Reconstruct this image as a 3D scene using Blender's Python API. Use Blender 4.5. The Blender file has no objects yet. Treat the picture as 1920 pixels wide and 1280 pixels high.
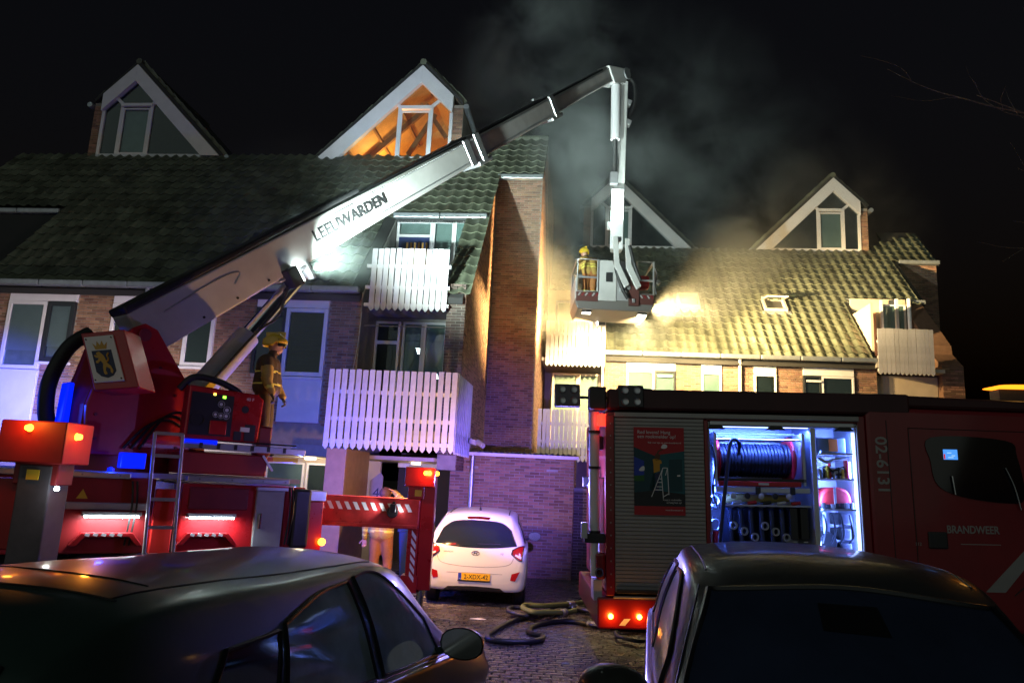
import bpy, bmesh, math, random
from mathutils import Vector, Matrix, Euler
from mathutils.bvhtree import BVHTree
R = math.radians
random.seed(7)
SC = bpy.context.scene
COL = SC.collection
# ------------------------------------------------------------------ camera
cam_d = bpy.data.cameras.new('camera'); cam = bpy.data.objects.new('camera', cam_d); COL.objects.link(cam)
cam_d.sensor_width = 36.0; cam_d.lens = 36.0 * 1400 / 1920; cam_d.clip_end = 600; cam_d.clip_start = 0.05
CAM_H, PITCH, ROLL = 2.0, R(10.7), R(2.8)
cam.matrix_world = Matrix.Translation((0, 0, CAM_H)) @ Matrix.Rotation(R(90) + PITCH, 4, 'X') @ Matrix.Rotation(ROLL, 4, 'Z')
SC.camera = cam
# ------------------------------------------------------------------ night sky, faint town glow
W = bpy.data.worlds.new('World'); SC.world = W; W.use_nodes = True
nt = W.node_tree; bg = nt.nodes['Background']; sky = nt.nodes.new('ShaderNodeTexSky'); sky.sky_type = 'NISHITA'
sky.sun_disc = False; sky.sun_elevation = R(-3.5); sky.sun_rotation = R(200); sky.altitude = 10
nt.links.new(sky.outputs[0], bg.inputs[0]); bg.inputs[1].default_value = 0.09
sun_d = bpy.data.lights.new('sun', 'SUN'); sun_d.energy = 0.23; sun_d.angle = R(100); sun_d.color = (.86, 1.0, .9)
sun = bpy.data.objects.new('sun', sun_d); COL.objects.link(sun); sun.rotation_euler = (R(74), 0, R(-20)); sun.location = (0, -5, 30)
SC.view_settings.view_transform = 'Standard'; SC.view_settings.look = 'None'
SC.view_settings.exposure = 0.3; SC.view_settings.gamma = 1.0; SC.view_settings.use_curve_mapping = False
SC.cycles.use_denoising = True; SC.cycles.max_bounces = 6; SC.cycles.diffuse_bounces = 3; SC.cycles.glossy_bounces = 3
SC.cycles.transparent_max_bounces = 16; SC.cycles.transmission_bounces = 4; SC.cycles.volume_bounces = 0
SC.cycles.volume_step_rate = 2.0; SC.cycles.volume_max_steps = 96
SC.cycles.sample_clamp_indirect = 3.0; SC.cycles.sample_clamp_direct = 0.0; SC.cycles.caustics_reflective = False
SC.cycles.caustics_refractive = False; SC.cycles.blur_glossy = 0.5

# ------------------------------------------------------------------ materials
MATS = {}
def mat(name, col=(.5, .5, .5), rough=.6, metal=0., var=0., vscale=6., bump=0., bscale=30., island=0., coat=0., spec=.5, emit=None, estr=0., trans=0., rvar=0.):
    if name in MATS: return MATS[name]
    m = bpy.data.materials.new(name); m.use_nodes = True; t = m.node_tree; n = t.nodes; L = t.links
    b = n['Principled BSDF']; c4 = (*col, 1)
    b.inputs['Base Color'].default_value = c4; b.inputs['Roughness'].default_value = rough; b.inputs['Metallic'].default_value = metal
    b.inputs['Coat Weight'].default_value = coat; b.inputs['Specular IOR Level'].default_value = spec
    if coat: b.inputs['Coat Roughness'].default_value = .08
    tc = n.new('ShaderNodeTexCoord')
    cur = None
    if var or rvar:
        no = n.new('ShaderNodeTexNoise'); no.inputs['Scale'].default_value = vscale; no.inputs['Detail'].default_value = 5; no.inputs['Roughness'].default_value = .62
        L.new(tc.outputs['Object'], no.inputs['Vector'])
        mr = n.new('ShaderNodeMapRange'); mr.inputs[1].default_value = .3; mr.inputs[2].default_value = .7; mr.inputs[3].default_value = 1 - var; mr.inputs[4].default_value = 1 + var
        L.new(no.outputs[0], mr.inputs[0])
        mx = n.new('ShaderNodeVectorMath'); mx.operation = 'SCALE'; mx.inputs[0].default_value = col; L.new(mr.outputs[0], mx.inputs[3]); cur = mx.outputs[0]
        if rvar:
            m2 = n.new('ShaderNodeMapRange'); m2.inputs[1].default_value = .3; m2.inputs[2].default_value = .7; m2.inputs[3].default_value = max(.02, rough - rvar); m2.inputs[4].default_value = min(1, rough + rvar)
            L.new(no.outputs[0], m2.inputs[0]); L.new(m2.outputs[0], b.inputs['Roughness'])
    if island:
        g = n.new('ShaderNodeNewGeometry'); oi = n.new('ShaderNodeObjectInfo')
        ad = n.new('ShaderNodeMath'); ad.operation = 'ADD'; L.new(g.outputs['Random Per Island'], ad.inputs[0]); L.new(oi.outputs['Random'], ad.inputs[1])
        fr = n.new('ShaderNodeMath'); fr.operation = 'FRACT'; L.new(ad.outputs[0], fr.inputs[0])
        hs = n.new('ShaderNodeHueSaturation'); hs.inputs['Color'].default_value = c4
        if cur is not None: L.new(cur, hs.inputs['Color'])
        m3 = n.new('ShaderNodeMapRange'); m3.inputs[3].default_value = 1 - island; m3.inputs[4].default_value = 1 + island; L.new(fr.outputs[0], m3.inputs[0]); L.new(m3.outputs[0], hs.inputs['Value'])
        m4 = n.new('ShaderNodeMath'); m4.operation = 'MULTIPLY'; m4.inputs[1].default_value = 7.31; L.new(fr.outputs[0], m4.inputs[0])
        m5 = n.new('ShaderNodeMath'); m5.operation = 'FRACT'; L.new(m4.outputs[0], m5.inputs[0])
        m6 = n.new('ShaderNodeMapRange'); m6.inputs[3].default_value = .5 - .04 * island; m6.inputs[4].default_value = .5 + .04 * island; L.new(m5.outputs[0], m6.inputs[0]); L.new(m6.outputs[0], hs.inputs['Hue'])
        cur = hs.outputs[0]
    if cur is not None: L.new(cur, b.inputs['Base Color'])
    if bump:
        nb = n.new('ShaderNodeTexNoise'); nb.inputs['Scale'].default_value = bscale; nb.inputs['Detail'].default_value = 4; L.new(tc.outputs['Object'], nb.inputs['Vector'])
        bp = n.new('ShaderNodeBump'); bp.inputs['Strength'].default_value = bump; bp.inputs['Distance'].default_value = .01; L.new(nb.outputs[0], bp.inputs['Height']); L.new(bp.outputs[0], b.inputs['Normal'])
    if emit: b.inputs['Emission Color'].default_value = (*emit, 1); b.inputs['Emission Strength'].default_value = estr
    if trans: b.inputs['Transmission Weight'].default_value = trans
    MATS[name] = m; return m
def glassmat(name, tint=(.8, .9, .9), gloss=.05, rough=.02):
    if name in MATS: return MATS[name]
    m = bpy.data.materials.new(name); m.use_nodes = True; t = m.node_tree; n = t.nodes; n.clear(); L = t.links
    o = n.new('ShaderNodeOutputMaterial'); mx = n.new('ShaderNodeMixShader'); tr = n.new('ShaderNodeBsdfTransparent'); gl = n.new('ShaderNodeBsdfGlossy')
    lw = n.new('ShaderNodeLayerWeight'); lw.inputs[0].default_value = .25; mr = n.new('ShaderNodeMapRange'); mr.inputs[3].default_value = gloss; mr.inputs[4].default_value = .6
    L.new(lw.outputs['Fresnel'], mr.inputs[0]); L.new(mr.outputs[0], mx.inputs[0])
    tr.inputs[0].default_value = (*tint, 1); gl.inputs['Roughness'].default_value = rough
    L.new(tr.outputs[0], mx.inputs[1]); L.new(gl.outputs[0], mx.inputs[2]); L.new(mx.outputs[0], o.inputs[0]); MATS[name] = m; return m
def emat(name, col, s): return mat(name, tuple(c * .5 for c in col), .4, emit=col, estr=s)

# ------------------------------------------------------------------ mesh builder
OFF = {}
class MB:
    def __init__(s): s.v = []; s.f = []; s.m = []; s.k = 0; s.M = None
    def add(s, vs, fs, k=None):
        b = len(s.v); M = s.M
        s.v += [tuple(M @ Vector(p)) if M is not None else tuple(p) for p in vs]
        s.f += [tuple(b + i for i in q) for q in fs]; s.m += [s.k if k is None else k] * len(fs); return s
    def box(s, x0, x1, y0, y1, z0, z1):
        return s.add([(x0, y0, z0), (x1, y0, z0), (x1, y1, z0), (x0, y1, z0), (x0, y0, z1), (x1, y0, z1), (x1, y1, z1), (x0, y1, z1)],
                     [(0, 3, 2, 1), (4, 5, 6, 7), (0, 1, 5, 4), (1, 2, 6, 5), (2, 3, 7, 6), (3, 0, 4, 7)])
    def obox(s, c, d, rot=(0, 0, 0)):
        M = Matrix.Translation(c) @ Euler(rot).to_matrix().to_4x4(); x, y, z = (q / 2 for q in d)
        vs = [M @ Vector(p) for p in ((-x, -y, -z), (x, -y, -z), (x, y, -z), (-x, y, -z), (-x, -y, z), (x, -y, z), (x, y, z), (-x, y, z))]
        return s.add(vs, [(0, 3, 2, 1), (4, 5, 6, 7), (0, 1, 5, 4), (1, 2, 6, 5), (2, 3, 7, 6), (3, 0, 4, 7)])
    def prism(s, pts, ax, a, b):
        n = len(pts)
        def P(p, t): return (t, p[0], p[1]) if ax == 'x' else ((p[0], t, p[1]) if ax == 'y' else (p[0], p[1], t))
        vs = [P(p, a) for p in pts] + [P(p, b) for p in pts]
        ar = sum(pts[i][0] * pts[(i + 1) % n][1] - pts[(i + 1) % n][0] * pts[i][1] for i in range(n))
        flip = (ar > 0) != (ax == 'y')
        if b < a: flip = not flip
        fs = [tuple(range(n))[::-1] if flip else tuple(range(n)), tuple(range(n, 2 * n)) if flip else tuple(range(n, 2 * n))[::-1]]
        for i in range(n):
            j = (i + 1) % n; q = (i, j, n + j, n + i); fs.append(q if flip else q[::-1])
        return s.add(vs, fs)
    def frame(s, p0, p1, up=(0, 0, 1)):
        d = (Vector(p1) - Vector(p0)).normalized(); u = Vector(up)
        if abs(d.dot(u)) > .98: u = Vector((1, 0, 0))
        x = d.cross(u).normalized(); return x, x.cross(d).normalized(), d
    def cyl(s, p0, p1, r0, r1=None, n=12, caps=True):
        r1 = r0 if r1 is None else r1; x, y, d = s.frame(p0, p1); p0 = Vector(p0); p1 = Vector(p1); vs = []
        for p, r in ((p0, r0), (p1, r1)):
            for i in range(n): a = 2 * math.pi * i / n; vs.append(p + x * math.cos(a) * r + y * math.sin(a) * r)
        fs = [(i, (i + 1) % n, n + (i + 1) % n, n + i) for i in range(n)]
        if caps: fs += [tuple(range(n))[::-1], tuple(range(n, 2 * n))]
        return s.add(vs, fs)
    def beam(s, p0, p1, w, h, up=(0, 0, 1), w1=None, h1=None):
        x, y, d = s.frame(p0, p1, up); vs = []
        for p, ww, hh in ((Vector(p0), w, h), (Vector(p1), w1 or w, h1 or h)):
            for a, b in ((-1, -1), (1, -1), (1, 1), (-1, 1)): vs.append(p + x * a * ww / 2 + y * b * hh / 2)
        return s.add(vs, [(0, 1, 2, 3)[::-1], (4, 5, 6, 7), (0, 1, 5, 4), (1, 2, 6, 5), (2, 3, 7, 6), (3, 0, 4, 7)])
    def tube(s, pts, r, n=8, sub=0, closed=False):
        P = [Vector(p) for p in pts]
        if sub:
            Q = []; N = len(P)
            for i in range(N if closed else N - 1):
                a, b, c, d = (P[(i - 1) % N], P[i], P[(i + 1) % N], P[(i + 2) % N]) if closed else (P[max(i - 1, 0)], P[i], P[i + 1], P[min(i + 2, N - 1)])
                for k in range(sub):
                    t = k / sub; Q.append(.5 * ((2 * b) + (c - a) * t + (2 * a - 5 * b + 4 * c - d) * t * t + (3 * b - a - 3 * c + d) * t ** 3))
            if not closed: Q.append(P[-1])
            P = Q
        N = len(P); vs = []; x = None
        for i, p in enumerate(P):
            d = ((P[(i + 1) % N] if closed else P[min(i + 1, N - 1)]) - (P[i - 1] if closed else P[max(i - 1, 0)])).normalized()
            if x is None: x = d.orthogonal().normalized()
            x = (x - d * x.dot(d)).normalized(); y = d.cross(x); rr = r(i / (N - 1)) if callable(r) else r
            for k in range(n): a = 2 * math.pi * k / n; vs.append(p + x * math.cos(a) * rr + y * math.sin(a) * rr)
        fs = []
        for i in range(N if closed else N - 1):
            j = (i + 1) % N
            for k in range(n): l = (k + 1) % n; fs.append((i * n + k, i * n + l, j * n + l, j * n + k))
        if not closed: fs += [tuple(range(n))[::-1], tuple((N - 1) * n + k for k in range(n))]
        return s.add(vs, fs)
    def ell(s, c, r, n=16, m=10, rot=None):
        c = Vector(c); vs = []; fs = []; Q = Euler(rot).to_matrix() if rot else None
        for j in range(m + 1):
            b = -math.pi / 2 + math.pi * j / m
            for i in range(n):
                a = 2 * math.pi * i / n; p = Vector((r[0] * math.cos(a) * math.cos(b), r[1] * math.sin(a) * math.cos(b), r[2] * math.sin(b)))
                vs.append(c + (Q @ p if Q else p))
        for j in range(m):
            for i in range(n): k = (i + 1) % n; fs.append((j * n + i, j * n + k, (j + 1) * n + k, (j + 1) * n + i))
        return s.add(vs, fs)
    def lathe(s, prof, base, axis=(0, 0, 1), n=24, closed=False):
        b = Vector(base); d = Vector(axis).normalized(); x = d.orthogonal().normalized(); y = d.cross(x); vs = []; m = len(prof)
        for r, h in prof:
            for i in range(n): a = 2 * math.pi * i / n; vs.append(b + d * h + x * r * math.cos(a) + y * r * math.sin(a))
        fs = []
        for j in range(m if closed else m - 1):
            q = (j + 1) % m
            for i in range(n): k = (i + 1) % n; fs.append((j * n + i, j * n + k, q * n + k, q * n + i))
        return s.add(vs, fs)
    def grid(s, P, close=False):
        a, b = len(P), len(P[0]); return s.add([p for row in P for p in row], [(i * b + j, i * b + j + 1, (i + 1) * b + j + 1, (i + 1) * b + j) for i in range(a - 1) for j in range(b - 1)])
    def mesh(s, name, mats, off=(0, 0, 0)):
        me = bpy.data.meshes.new(name); o = Vector(off)
        me.from_pydata([tuple(Vector(p) - o) for p in s.v], [], s.f)
        for q in (mats if isinstance(mats, (list, tuple)) else [mats]): me.materials.append(q)
        if any(s.m): me.polygons.foreach_set('material_index', s.m)
        return me
    def build(s, name, mats, parent=None, smooth=False, bevel=0., fix=False, off=None, weld=False):
        o_ = OFF.get(parent.name, Vector()) if parent and off is None else Vector(off or (0, 0, 0))
        me = s.mesh(name, mats, o_)
        if fix or weld:
            bm = bmesh.new(); bm.from_mesh(me)
            if weld: bmesh.ops.remove_doubles(bm, verts=bm.verts, dist=1e-4)
            bmesh.ops.recalc_face_normals(bm, faces=bm.faces); bm.to_mesh(me); bm.free()
        o = bpy.data.objects.new(name, me); COL.objects.link(o)
        if parent: o.parent = parent; OFF[o.name] = OFF.get(parent.name, Vector())
        if smooth:
            me.polygons.foreach_set('use_smooth', [True] * len(me.polygons))
            try: me.set_sharp_from_angle(angle=R(38))
            except Exception: pass
        if bevel:
            bv = o.modifiers.new('bevel', 'BEVEL'); bv.width = bevel; bv.segments = 2; bv.limit_method = 'ANGLE'; bv.angle_limit = R(40)
        return o
def tag(o, label=None, cat=None, group=None, kind=None):
    if label: o['label'] = label
    if cat: o['category'] = cat
    if group: o['group'] = group
    if kind: o['kind'] = kind
    return o
def thing(name, label, cat, loc=(0, 0, 0), rot=(0, 0, 0), group=None, off=(0, 0, 0)):
    o = bpy.data.objects.new(name, None); COL.objects.link(o); o.location = loc; o.rotation_euler = rot; o.empty_display_size = .2
    OFF[o.name] = Vector(off); return tag(o, label, cat, group)
def lamp(name, kind, loc, power, col, parent=None, target=None, size=.05, spot=60, blend=.5, shape=None):
    d = bpy.data.lights.new(name, kind); d.energy = power; d.color = col
    o = bpy.data.objects.new(name, d); COL.objects.link(o)
    if kind == 'SPOT': d.spot_size = R(spot); d.spot_blend = blend; d.shadow_soft_size = size
    elif kind == 'POINT': d.shadow_soft_size = size
    elif kind == 'AREA':
        d.shape = 'RECTANGLE'; d.size, d.size_y = shape or (size, size)
        if spot < 180: d.spread = R(spot)
    loc = Vector(loc) - (OFF.get(parent.name, Vector()) if parent else Vector()); o.location = loc
    if target is not None:
        tg = Vector(target) - (OFF.get(parent.name, Vector()) if parent else Vector()); o.rotation_euler = (tg - loc).to_track_quat('-Z', 'Y').to_euler()
    if parent: o.parent = parent
    return o
def text(name, body, size, m, parent, M, ext=.002, align='LEFT', bold=0., sx=1.):
    c = bpy.data.curves.new(name, 'FONT'); c.body = body; c.size = size; c.extrude = ext; c.align_x = align; c.offset = bold; c.resolution_u = 3
    t = bpy.data.objects.new('tmp_text', c); COL.objects.link(t); bpy.context.view_layer.update()
    me = bpy.data.meshes.new_from_object(t.evaluated_get(bpy.context.evaluated_depsgraph_get())); bpy.data.objects.remove(t); bpy.data.curves.remove(c)
    o_ = OFF.get(parent.name, Vector()) if parent else Vector()
    me.transform(Matrix.Translation(-o_) @ M @ Matrix.Diagonal((sx, 1, 1, 1))); me.materials.clear(); me.materials.append(m); me.name = name
    o = bpy.data.objects.new(name, me); COL.objects.link(o); o.parent = parent; OFF[o.name] = o_; return o
def basis(org, x, y):
    x = Vector(x).normalized(); y = Vector(y); y = (y - x * y.dot(x)).normalized(); z = x.cross(y)
    return Matrix(((x[0], y[0], z[0], org[0]), (x[1], y[1], z[1], org[1]), (x[2], y[2], z[2], org[2]), (0, 0, 0, 1)))
def inst(name, me, parent, M):
    o = bpy.data.objects.new(name, me); COL.objects.link(o); o.parent = parent
    q = M.copy(); q.translation = M.translation - OFF.get(parent.name, Vector()); o.matrix_basis = q; return o
def blob(pts, n=6):   # closed Catmull-Rom outline in 2D
    out = []; N = len(pts)
    for i in range(N):
        a, b, c, d = (Vector(pts[(i + k) % N]) for k in (-1, 0, 1, 2))
        for k in range(n):
            t = k / n; out.append(tuple(.5 * ((2 * b) + (c - a) * t + (2 * a - 5 * b + 4 * c - d) * t * t + (3 * b - a - 3 * c + d) * t ** 3)))
    return out
# ------------------------------------------------------------------ ground: wet brick paving
m_pave = mat('wet_paver', (.085, .072, .064), .27, var=.3, vscale=3, bump=.5, bscale=45, island=.35, rvar=.14)
g = MB(); g.add([(-220, -60, 0), (220, -60, 0), (220, 400, 0), (-220, 400, 0)], [(0, 1, 2, 3)])
def groundmat():
    m = mat('paving', (.07, .06, .052), .4, var=.25, vscale=1.5, rvar=.12); t = m.node_tree; n = t.nodes; L = t.links; b = n['Principled BSDF']
    tc = n.new('ShaderNodeTexCoord'); br = n.new('ShaderNodeTexBrick'); br.inputs['Scale'].default_value = 1; br.inputs['Brick Width'].default_value = .21; br.inputs['Row Height'].default_value = .105
    br.inputs['Mortar Size'].default_value = .008; br.inputs['Mortar Smooth'].default_value = .4; L.new(tc.outputs['Object'], br.inputs['Vector'])
    bp = n.new('ShaderNodeBump'); bp.invert = True; bp.inputs['Strength'].default_value = .8; bp.inputs['Distance'].default_value = .01; L.new(br.outputs['Fac'], bp.inputs['Height']); L.new(bp.outputs[0], b.inputs['Normal']); return m
GR = tag(g.build('ground', groundmat()), kind='structure')
def paver():
    b = MB(); w, l, c = .1, .2, .008
    b.add([(-l / 2, -w / 2, 0), (l / 2, -w / 2, 0), (l / 2, w / 2, 0), (-l / 2, w / 2, 0), (-l / 2 + c, -w / 2 + c, .014), (l / 2 - c, -w / 2 + c, .014), (l / 2 - c, w / 2 - c, .014), (-l / 2 + c, w / 2 - c, .014)], [(4, 5, 6, 7), (0, 1, 5, 4), (1, 2, 6, 5), (2, 3, 7, 6), (3, 0, 4, 7)]); return b
pv = paver(); pme = pv.mesh('paver', m_pave); cells = []
for i in range(60):          # zigzag rows of pavers on the open yard
    for j in range(98):
        y = 6.6 + j * .106; x = -3.6 + i * .211 + (.105 if j % 2 else 0) + .05 * math.sin(j * .7)
        if x < 4.5 and y < 16.9: cells.append((x, y))
cells.sort(key=lambda p: (abs(p[0] - .55) * 1.3 + abs(p[1] - 8.4)))
gm = MB()
for k, (x, y) in enumerate(cells):
    M = Matrix.Translation((x, y, .001 + random.uniform(0, .005))) @ Euler((random.gauss(0, .012), random.gauss(0, .012), R(-8) * 0 + random.gauss(0, .012))).to_matrix().to_4x4()
    if k < 290: inst('paver', pme, GR, M)
    else: gm.M = M; gm.add(pv.v, pv.f)
tag(gm.build('paving_bricks', m_pave, GR), kind='stuff')
# ------------------------------------------------------------------ apartment blocks (built in their own street grid, turned 6 degrees)
PSI = R(6)
def frB(u, v, z=0): return Vector((u * math.cos(PSI) + v * math.sin(PSI), -u * math.sin(PSI) + v * math.cos(PSI), z))
def bthing(name, label, cat, u, v, z=0, group=None): return thing(name, label, cat, frB(u, v, z), (0, 0, -PSI), group, (u, v, z))
m_brick = mat('brick', (.27, .15, .095), .75, var=.18, vscale=9, bump=.5, bscale=70, island=.38)
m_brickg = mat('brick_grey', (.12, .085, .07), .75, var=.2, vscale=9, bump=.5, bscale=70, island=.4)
m_mort = mat('mortar', (.30, .27, .23), .9, var=.2, vscale=4, bump=.3, bscale=60)
m_tile = mat('roof_tile', (.115, .128, .088), .45, var=.5, vscale=1.7, bump=.35, bscale=60, island=.3, rvar=.15)
m_slab = mat('roof_felt', (.03, .03, .03), .8)
m_white = mat('white_paint', (.74, .74, .76), .45, var=.06, vscale=3, rvar=.1)
m_slat = mat('white_slat', (.54, .54, .56), .5, var=.17, vscale=4, island=.08, bump=.15, bscale=25)
m_zinc = mat('zinc', (.36, .40, .43), .38, .6, var=.15, vscale=6)
m_dark = mat('dark_frame', (.025, .03, .035), .35)
m_conc = mat('concrete', (.34, .33, .31), .85, var=.15, vscale=3, bump=.3, bscale=40)
m_beige = mat('beige_panel', (.55, .47, .36), .6, var=.08, vscale=3)
m_glass = glassmat('window_glass')
m_blind = mat('grey_blind', (.33, .31, .35), .7, var=.08, vscale=2)
m_dkblind = mat('dark_blind', (.045, .05, .055), .95, spec=.05)
m_room = mat('dark_room', (.035, .035, .038), .9)
m_wood = mat('attic_board', (.55, .30, .09), .6, var=.15, vscale=4)
m_beam = mat('attic_beam', (.23, .11, .04), .6, var=.2, vscale=5)
m_curtain = mat('curtain', (.30, .33, .31), .8, var=.1, vscale=3)
def brickmesh(w=.21, h=.0525, d=.012, name='brick', m=None):
    b = MB(); c = .004
    b.add([(-w / 2, 0, -h / 2), (w / 2, 0, -h / 2), (w / 2, 0, h / 2), (-w / 2, 0, h / 2), (-w / 2 + c, -d, -h / 2 + c), (w / 2 - c, -d, -h / 2 + c), (w / 2 - c, -d, h / 2 - c), (-w / 2 + c, -d, h / 2 - c)],
          [(4, 5, 6, 7), (0, 1, 5, 4), (1, 2, 6, 5), (2, 3, 7, 6), (3, 0, 4, 7)])
    return b
def bricks(parent, m, org, a, b, Wd, Hd, holes=(), pred=None, single=0, srt=None):
    a = Vector(a); b = Vector(b); org = Vector(org); M0 = basis((0, 0, 0), a, -a.cross(b)) ; M0 = Matrix(((a[0], -a.cross(b)[0], b[0], 0), (a[1], -a.cross(b)[1], b[1], 0), (a[2], -a.cross(b)[2], b[2], 0), (0, 0, 0, 1)))
    PW, PH = .222, .0645; L = []
    for r in range(int(Hd / PH)):
        z = (r + .5) * PH; x = -(r % 2) * PW / 2
        while x < Wd - .02:
            x0, x1 = max(x, 0) + .006, min(x + PW, Wd) - .006; x += PW
            segs = [(x0, x1)]
            for h in holes:
                if h[2] - .01 < z < h[3] + .01:
                    ns = []
                    for s in segs:
                        if s[1] <= h[0] or s[0] >= h[1]: ns.append(s)
                        else:
                            if s[0] < h[0]: ns.append((s[0], h[0] - .006))
                            if s[1] > h[1]: ns.append((h[1] + .006, s[1]))
                    segs = ns
            for s in segs:
                if s[1] - s[0] > .03 and (pred is None or pred((s[0] + s[1]) / 2, z)): L.append(((s[0] + s[1]) / 2, z, s[1] - s[0]))
    if srt: L.sort(key=srt)
    cache = {}
    for c, z, w in L[:single]:
        w = round(w, 2)
        if w not in cache: cache[w] = brickmesh(w).mesh('brick', m)
        M = M0.copy(); M.translation = org + a * c + b * z - M0.col[1].xyz * random.uniform(0, .004); inst('brick', cache[w], parent, M)
    if L[single:]:
        g = MB()
        for c, z, w in L[single:]:
            g.M = Matrix.Translation(org + a * c + b * z - M0.col[1].xyz * random.uniform(0, .004)) @ M0
            q = brickmesh(w); g.add(q.v, q.f)
        tag(g.build('brickwork', m, parent), kind='stuff')
TW, TL = .30, .375
def tileshape():
    b = MB(); n = 8; P0 = []; P1 = []; P2 = []
    for i in range(n + 1):
        x = TW * i / n; w = .056 * (.5 + .5 * math.cos(2 * math.pi * (i / n - .25))) ** 1.3
        P0.append((x, 0, w + .038)); P1.append((x, TL + .05, w + .006)); P2.append((x, .004, w + .010))
    b.grid([P0, P1]); b.grid([P2, P0]); return b
def tiles(parent, org, eu, es, cells, m, single):
    eu = Vector(eu); es = Vector(es); nn = eu.cross(es); sh = tileshape(); me = sh.mesh('roof_tile', m); me.polygons.foreach_set('use_smooth', [True] * len(me.polygons)); me.set_sharp_from_angle(angle=R(40))
    M0 = Matrix(((eu[0], es[0], nn[0], 0), (eu[1], es[1], nn[1], 0), (eu[2], es[2], nn[2], 0), (0, 0, 0, 1)))
    g = MB()
    for k, (x, s) in enumerate(cells):
        M = Matrix.Translation(Vector(org) + eu * x + es * s + nn * random.uniform(0, .006)) @ M0 @ Matrix.Rotation(random.uniform(-.006, .006) if random.random() > .03 else random.uniform(-.06, .06), 4, 'Z') @ Matrix.Translation((0, -.03 if random.random() < .02 else 0, 0))
        if k < single: inst('roof_tile', me, parent, M)
        else: g.M = M; g.add(sh.v, sh.f)
    if g.v: tag(g.build('roof_tiling', m, parent, smooth=True), kind='stuff')
def window(parent, u0, u1, z0, z1, v, fm, blind=None, fw=.055, bz=0., label=None, room=True, depth=.05):
    b = MB(); b.box(u0, u0 + fw, v - depth, v + .05, z0, z1).box(u1 - fw, u1, v - depth, v + .05, z0, z1).box(u0 + fw, u1 - fw, v - depth, v + .05, z0, z0 + fw).box(u0 + fw, u1 - fw, v - depth, v + .05, z1 - fw, z1)
    w = b.build('window', fm, parent, bevel=.006)
    if label: w['label'] = label
    MB().box(u0 + fw, u1 - fw, v - .012, v - .006, z0 + fw, z1 - fw).build('pane', m_glass, w)
    if blind: MB().box(u0 + fw, u1 - fw, v - .003, v + .016, z0 + fw + bz * (z1 - z0), z1 - fw).build('blind', blind, w)
    return w
def slatblind(w, u0, u1, z0, z1, v, m):
    for i in range(int((z1 - z0) / .05)):
        z = z0 + .05 * i; MB().obox(((u0 + u1) / 2, v, z + .025), (u1 - u0, .005, .056), (R(-14), 0, 0)).build('blind_slat', m, w)
    MB().box(u0, u1, v + .008, v + .013, z0, z1).build('blind_back', m, w)
def slatmesh(h, w=.105, t=.024):
    b = MB(); b.prism([(-w / 2, .06), (0, 0), (w / 2, .06), (w / 2, h), (-w / 2, h)], 'y', -t / 2, t / 2); return b.mesh('slat', m_slat)
def balcony(parent, u0, u1, v, z0, z1, n, label, lean=0., side=None, w=.105, rails=(.28, .62, .9), ext=(0, 0), floor=None):
    h = z1 - z0; b = MB()
    for r in rails: b.box(u0 - ext[0], u1 + ext[1], v + .016, v + .07, z0 + h * (1 - r) - .035, z0 + h * (1 - r) + .035)
    o = b.build('balcony', m_white, parent); o['label'] = label; me = slatmesh(h, w)
    for i in range(n):
        u = u0 + w / 2 + (u1 - u0 - w) * i / (n - 1); M = Matrix.Translation((u, v, z0 + random.uniform(-.008, .008))) @ Matrix.Rotation(random.uniform(-.006, .006), 4, 'Y') @ Matrix.Rotation(random.uniform(-.02, .02), 4, 'Z')
        inst('slat', me, o, M)
    if side:
        us, v1, ns = side; b = MB()
        for r in rails: b.box(us - .075, us - .03, v + .08, v1, z0 + h * (1 - r) - .03, z0 + h * (1 - r) + .03)
        b.build('side_rail', m_white, o)
        for i in range(ns): inst('slat', me, o, Matrix.Translation((us, v + .12 + (v1 - v - .12) * i / ns, z0)) @ Matrix.Rotation(R(90), 4, 'Z'))
    if floor: MB().box(u0, u1, v + .08, floor, z0 + .22, z0 + .40).build('floor_slab', m_conc, o)
    return o
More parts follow.
